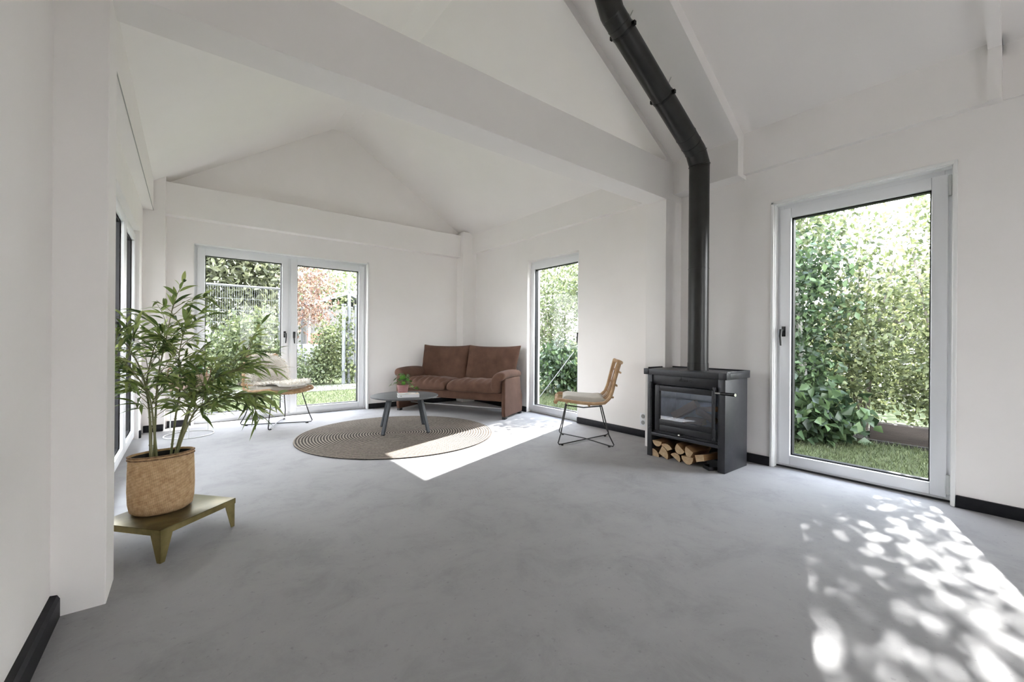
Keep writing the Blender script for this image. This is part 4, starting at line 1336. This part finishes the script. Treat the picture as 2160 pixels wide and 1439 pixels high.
# timber edging
t = thing('timber_edging', 'dark timber sleeper edging the bed outside the near glass door', 'edging', (6.42, .55, GZ), math.radians(0))
MB().box(-.06, .06, -1.6, .75, -.05, .235, .012).build('sleeper', M['sleeper'], t)
MB().box(-.12, .8, -1.6, 1.9, -.05, .035).build('soil', M['soil'], t)

# garden beyond the double doors
mb = MB().box(-12, 14, 10.0, 11.2, -.3, GZ + .012)
struct('path', mb, M['path'], 'pale garden path across the far end of the lawn', 'path')
def mesh_fence(name, label, x0, x1, y, ztop, zbot, step=.05, rails=(.0,)):
    t = thing(name, label, 'fence', ((x0 + x1) / 2, y, GZ))
    c = (x0 + x1) / 2
    m = MB()
    k = int((x1 - x0) / step)
    for i in range(k + 1):
        x = x0 + (x1 - x0) * i / k - c
        m.box(x - .0025, x + .0025, -.0025, .0025, zbot, ztop)
    nz = 9
    for j in range(nz):
        z = zbot + (ztop - zbot) * j / (nz - 1)
        m.box(x0 - c, x1 - c, .003, .009, z - .004, z + .004)
    m.build('wire_mesh', M['galv'], t, 0)
    MB().tube([(x0 - c, 0, ztop + .03), (x1 - c, 0, ztop + .03)], .022, 10).build('top_rail', M['galv'], t)
    for x in np.linspace(x0, x1, max(2, int((x1 - x0) / 2.4) + 1)):
        MB().box(x - c - .025, x - c + .025, .01, .06, 0, ztop + .05).build('post', M['galv'], t, 0)
    return t
mesh_fence('wire_fence', 'tall galvanised wire fence beyond the left double door', -4.5, 2.0, 13.0, 2.52, .05)
mesh_fence('wire_fence', 'lower galvanised wire fence in front of the dark shed', 2.6, 4.0, 13.2, 2.12, .05, .08)
for x, y, h, lab in ((3.2, 11.25, 2.05, 'slim grey post nearest the red tree beyond the right double door'), (3.36, 11.35, 4.6, 'tall grey metal post beyond the right double door'), (3.53, 11.3, 2.05, 'short grey post beside the dark trunk')):
    t = thing('metal_post', lab, 'post', (x, y, GZ))
    MB().tube([(0, 0, 0), (0, 0, h)], .045, 12).build('shaft', M['galv'], t)
    MB().box(-.05, .05, -.05, .05, h, h + .04).build('cap', M['galv'], t)
t = thing('shed', 'dark shed with pale roof trim behind the lower wire fence', 'shed', (4.55, 16.4, GZ))
MB().box(-1.2, 1.1, 0, 2.0, 0, 2.3).build('wall', M['shed_wall'], t, 0)
MB().prism([(-1.4, 2.28), (.2, 2.86), (1.3, 2.34), (1.3, 2.46), (.2, 3.0), (-1.4, 2.42)], 'y', -.3, 2.6).build('roof', M['shed_roof'], t, 0)
t = thing('trailer', 'pale box trailer parked beyond the right double door', 'trailer', (3.0, 14.4, GZ))
m = MB().box(-.65, .55, 0, 1.6, .45, 1.0, .04)
for i in range(3): m.box(-.67, .57, -.02, .0, .55 + i * .14, .60 + i * .14, .005)
m.build('body', M['trailer'], t)
for sx in (-.5, .4): MB().tube([(sx - .06, .5, .28), (sx + .06, .5, .28)], .26, 20).build('wheel', M['rubber'], t)
t = thing('crate', 'terracotta coloured box standing on the trailer', 'box', (3.3, 14.7, GZ + 1.001))
MB().box(-.22, .22, -.2, .2, 0, .32, .01).build('body', M['terracotta'], t)
MB().box(-.24, .24, -.22, .22, .32, .36, .006).build('lid', M['terracotta'], t)

plant_thing('tree', 'big olive green tree filling the top of the left double door', 'tree', (.0, 16.0, GZ),
    [(0, 0, 4.2, 2.6, 1.6, 2.0, 7000), (-1.8, -.3, 2.6, 1.8, 1.2, 1.6, 4000), (1.6, -.3, 2.8, 1.6, 1.2, 1.6, 3200)], OB, (.20, .09), [([(0, 0, 0), (.1, 0, 1.6), (0, .1, 4.6)], [.2, .16, .06])], M['bark'], .26, 20)
plant_thing('tree', 'darker green tree behind the right part of the left double door', 'tree', (1.9, 16.4, GZ),
    [(0, 0, 2.4, 1.3, 1.0, 1.6, 3200), (0, 0, 4.6, 1.3, 1.0, 1.2, 1500)], HB, (.15, .08), [([(0, 0, 0), (.1, 0, 1.6), (0, .1, 4.6)], [.14, .12, .05])], M['bark'], .24, 18)
plant_thing('shrub', 'lime green shrub on the lawn edge beyond the left double door', 'shrub', (1.05, 12.2, GZ),
    [(0, 0, .8, .8, .5, .65, 3000), (.2, 0, 1.45, .55, .4, .4, 900)], BB, (.10, .055), stem_set(6, 1.3, .4, .016), M['bark'], .14, 18)
plant_thing('shrub', 'mixed green shrub left of the lime green one', 'shrub', (-.75, 12.9, GZ),
    [(0, 0, .8, .9, .5, .75, 2800), (0, 0, 1.7, .8, .5, .5, 1200)], OB, (.10, .055), stem_set(6, 1.6, .4, .016), M['bark'], .15, 18)
plant_thing('shrub', 'low bushy shrub beside the door post beyond the left double door', 'shrub', (1.85, 12.4, GZ),
    [(0, 0, .65, .55, .45, .6, 2000)], HB, (.09, .05), stem_set(5, 1.0, .3, .014), M['bark'], .12, 16)
plant_thing('tree', 'young red maple beyond the right double door', 'tree', (2.62, 12.5, GZ),
    [(0, 0, 2.0, .55, .5, .55, 900), (.15, 0, 2.8, .65, .5, .6, 900), (-.1, 0, 3.6, .6, .5, .5, 600)], M['red_leaf'], (.10, .045), [([(0, 0, 0), (.02, 0, 1.2), (.05, .02, 2.2), (0, 0, 3.6)], [.035, .03, .022, .01])], M['pale_bark'], .13, 16)
plant_thing('shrub', 'rounded rose bush beyond the right double door', 'shrub', (2.98, 11.8, GZ),
    [(0, 0, .65, .5, .45, .5, 2000), (.05, 0, 1.25, .42, .4, .35, 900)], BB, (.08, .05), stem_set(5, 1.2, .3, .012), M['bark'], .10, 16)
plant_thing('climbing_plant', 'leafy climber around the grey posts', 'plant', (3.3, 11.4, GZ),
    [(0, 0, 1.2, .18, .15, .7, 420), (-.1, 0, 2.0, .25, .2, .4, 140), (.1, 0, .3, .4, .2, .25, 400)], BB, (.09, .06), stem_set(2, 2.2, .2, .01), M['bark'], .09, 12)
plant_thing('tree', 'tree with dark trunk at the right edge of the double doors', 'tree', (3.72, 11.5, GZ),
    [(0, 0, 3.4, .9, .8, .8, 420), (-.3, 0, 2.7, .6, .5, .4, 90)], BB, (.10, .06), [([(0, 0, 0), (.02, 0, 1.4), (0, .05, 2.6), (.1, 0, 3.6)], [.10, .09, .08, .05])], M['bark'], .2, 14)
plant_thing('shrub', 'low dark shrub under the rose bush', 'shrub', (2.4, 11.6, GZ),
    [(0, 0, .3, .7, .3, .28, 1200)], HB, (.08, .04), stem_set(3, .4, .2, .01), M['bark'], .09, 14)
for i, (x, y, s, mt, lab) in enumerate(((-4.5, 18, 1.0, HB, 'round tree far left beyond the wire fence'), (5.2, 20.5, 1.05, BB, 'pale tree far behind the shed'), (9.5, 14.5, .9, HB, 'tree in the far corner of the garden'), (12.0, 6.5, 1.0, HB, 'tree far beyond the right hand hedge'), (12.5, 2.0, 1.05, OB, 'olive tree far beyond the right hand hedge'), (12.0, -2.5, 1.0, BB, 'bright tree far beyond the right hand hedge'))):
    hh = .55 if x > 11 else 1
    plant_thing('tree', lab, 'tree', (x, y, GZ), [(0, 0, 2.0 * s * hh, 2.0 * s, 2.0 * s, 1.8 * s * hh, 3200), (0, 0, 3.8 * s * hh, 1.5 * s, 1.5 * s, 1.2 * s * hh, 1400)], mt, (.18, .09), [([(0, 0, 0), (.1, 0, 1.5), (0, .1, 4.2 * s * hh)], [.15, .13, .05])], M['bark'], .3, 18)
# left side: board fence added to screen sky light from the glazed door
t = thing('added_fence', 'grey board fence added beyond the left glazed door to screen sky light', 'fence', (-2.7, 4.0, GZ))
MB().box(-.02, .02, -5.5, 5.5, .05, 2.4).build('boards', M['fence_board'], t, 0)
for y in (-5.4, -2.7, 0, 2.7, 5.4):
    MB().box(-.1, -.02, y - .05, y + .05, 0, 2.45).build('post', M['fence_board'], t, 0)
plant_thing('hedge', 'tall clipped hedge along the far garden boundary', 'hedge', (0, 23.5, GZ),
    [(-5.5, 0, 1.5, 4.5, .8, 1.5, 5200), (3.5, 0, 1.5, 5.0, .8, 1.5, 5600)], HB, (.24, .13), stem_set(3, .8, .3, .03), M['bark'], .25, 18)

# ------------------------------------------------------------------ light
sun = bpy.data.lights.new('sun', 'SUN')
sun.energy = 5.6; sun.angle = math.radians(.55); sun.color = (1, .97, .955)
so_ = link('sun', sun)
el = math.radians(36.2)
to_sun = Vector((1 / 1.061 * math.cos(el), .355 / 1.061 * math.cos(el), math.sin(el)))
so_.rotation_euler = to_sun.to_track_quat('Z', 'Y').to_euler()
so_.location = (20, 8, 16)

w = bpy.data.worlds.new('sky'); SC.world = w
w.use_nodes = True
nt = w.node_tree
bg = nt.nodes['Background']
tc = nd(nt, 'ShaderNodeTexCoord'); sp = nd(nt, 'ShaderNodeSeparateXYZ')
nt.links.new(tc.outputs['Generated'], sp.inputs[0])
c = ramp(nt, sp.outputs[2], [(0.0, (1.0, .98, 1.0)), (.5, (.92, .93, 1.0)), (1.0, (.70, .80, 1.0))])
nt.links.new(c, bg.inputs[0])
bg.inputs[1].default_value = 2.6

# ------------------------------------------------------------------ camera
cam = bpy.data.cameras.new('camera')
cam.sensor_fit = 'HORIZONTAL'; cam.sensor_width = 36
cam.lens = 36 * 880.56 / 2160
cam.clip_start = .02; cam.clip_end = 300
co = link('camera', cam)
yaw, pitch, roll = 0.660380376, 3.03586390e-04, 7.07448950e-03
a = yaw
Mx = np.array([[math.cos(a), -math.sin(a), 0], [0, 0, -1], [math.sin(a), math.cos(a), 0]])
cp, sp_ = math.cos(pitch), math.sin(pitch); cr, sr = math.cos(roll), math.sin(roll)
Rp = np.array([[1, 0, 0], [0, cp, -sp_], [0, sp_, cp]]); Rr = np.array([[cr, -sr, 0], [sr, cr, 0], [0, 0, 1]])
Mx = Rr @ Rp @ Mx
right, up, back = Mx[0], -Mx[1], -Mx[2]
co.matrix_world = Matrix(((right[0], up[0], back[0], 0), (right[1], up[1], back[1], 0), (right[2], up[2], back[2], 1.1), (0, 0, 0, 1)))
SC.camera = co

# ------------------------------------------------------------------ view
vs = SC.view_settings
vs.view_transform = 'Standard'; vs.look = 'None'; vs.gamma = 1; vs.exposure = 3.0
vs.use_curve_mapping = False
SC.cycles.max_bounces = 12; SC.cycles.diffuse_bounces = 8; SC.cycles.glossy_bounces = 4
SC.cycles.transparent_max_bounces = 16; SC.cycles.transmission_bounces = 6
SC.cycles.sample_clamp_indirect = 8
SC.cycles.caustics_reflective = False; SC.cycles.caustics_refractive = False
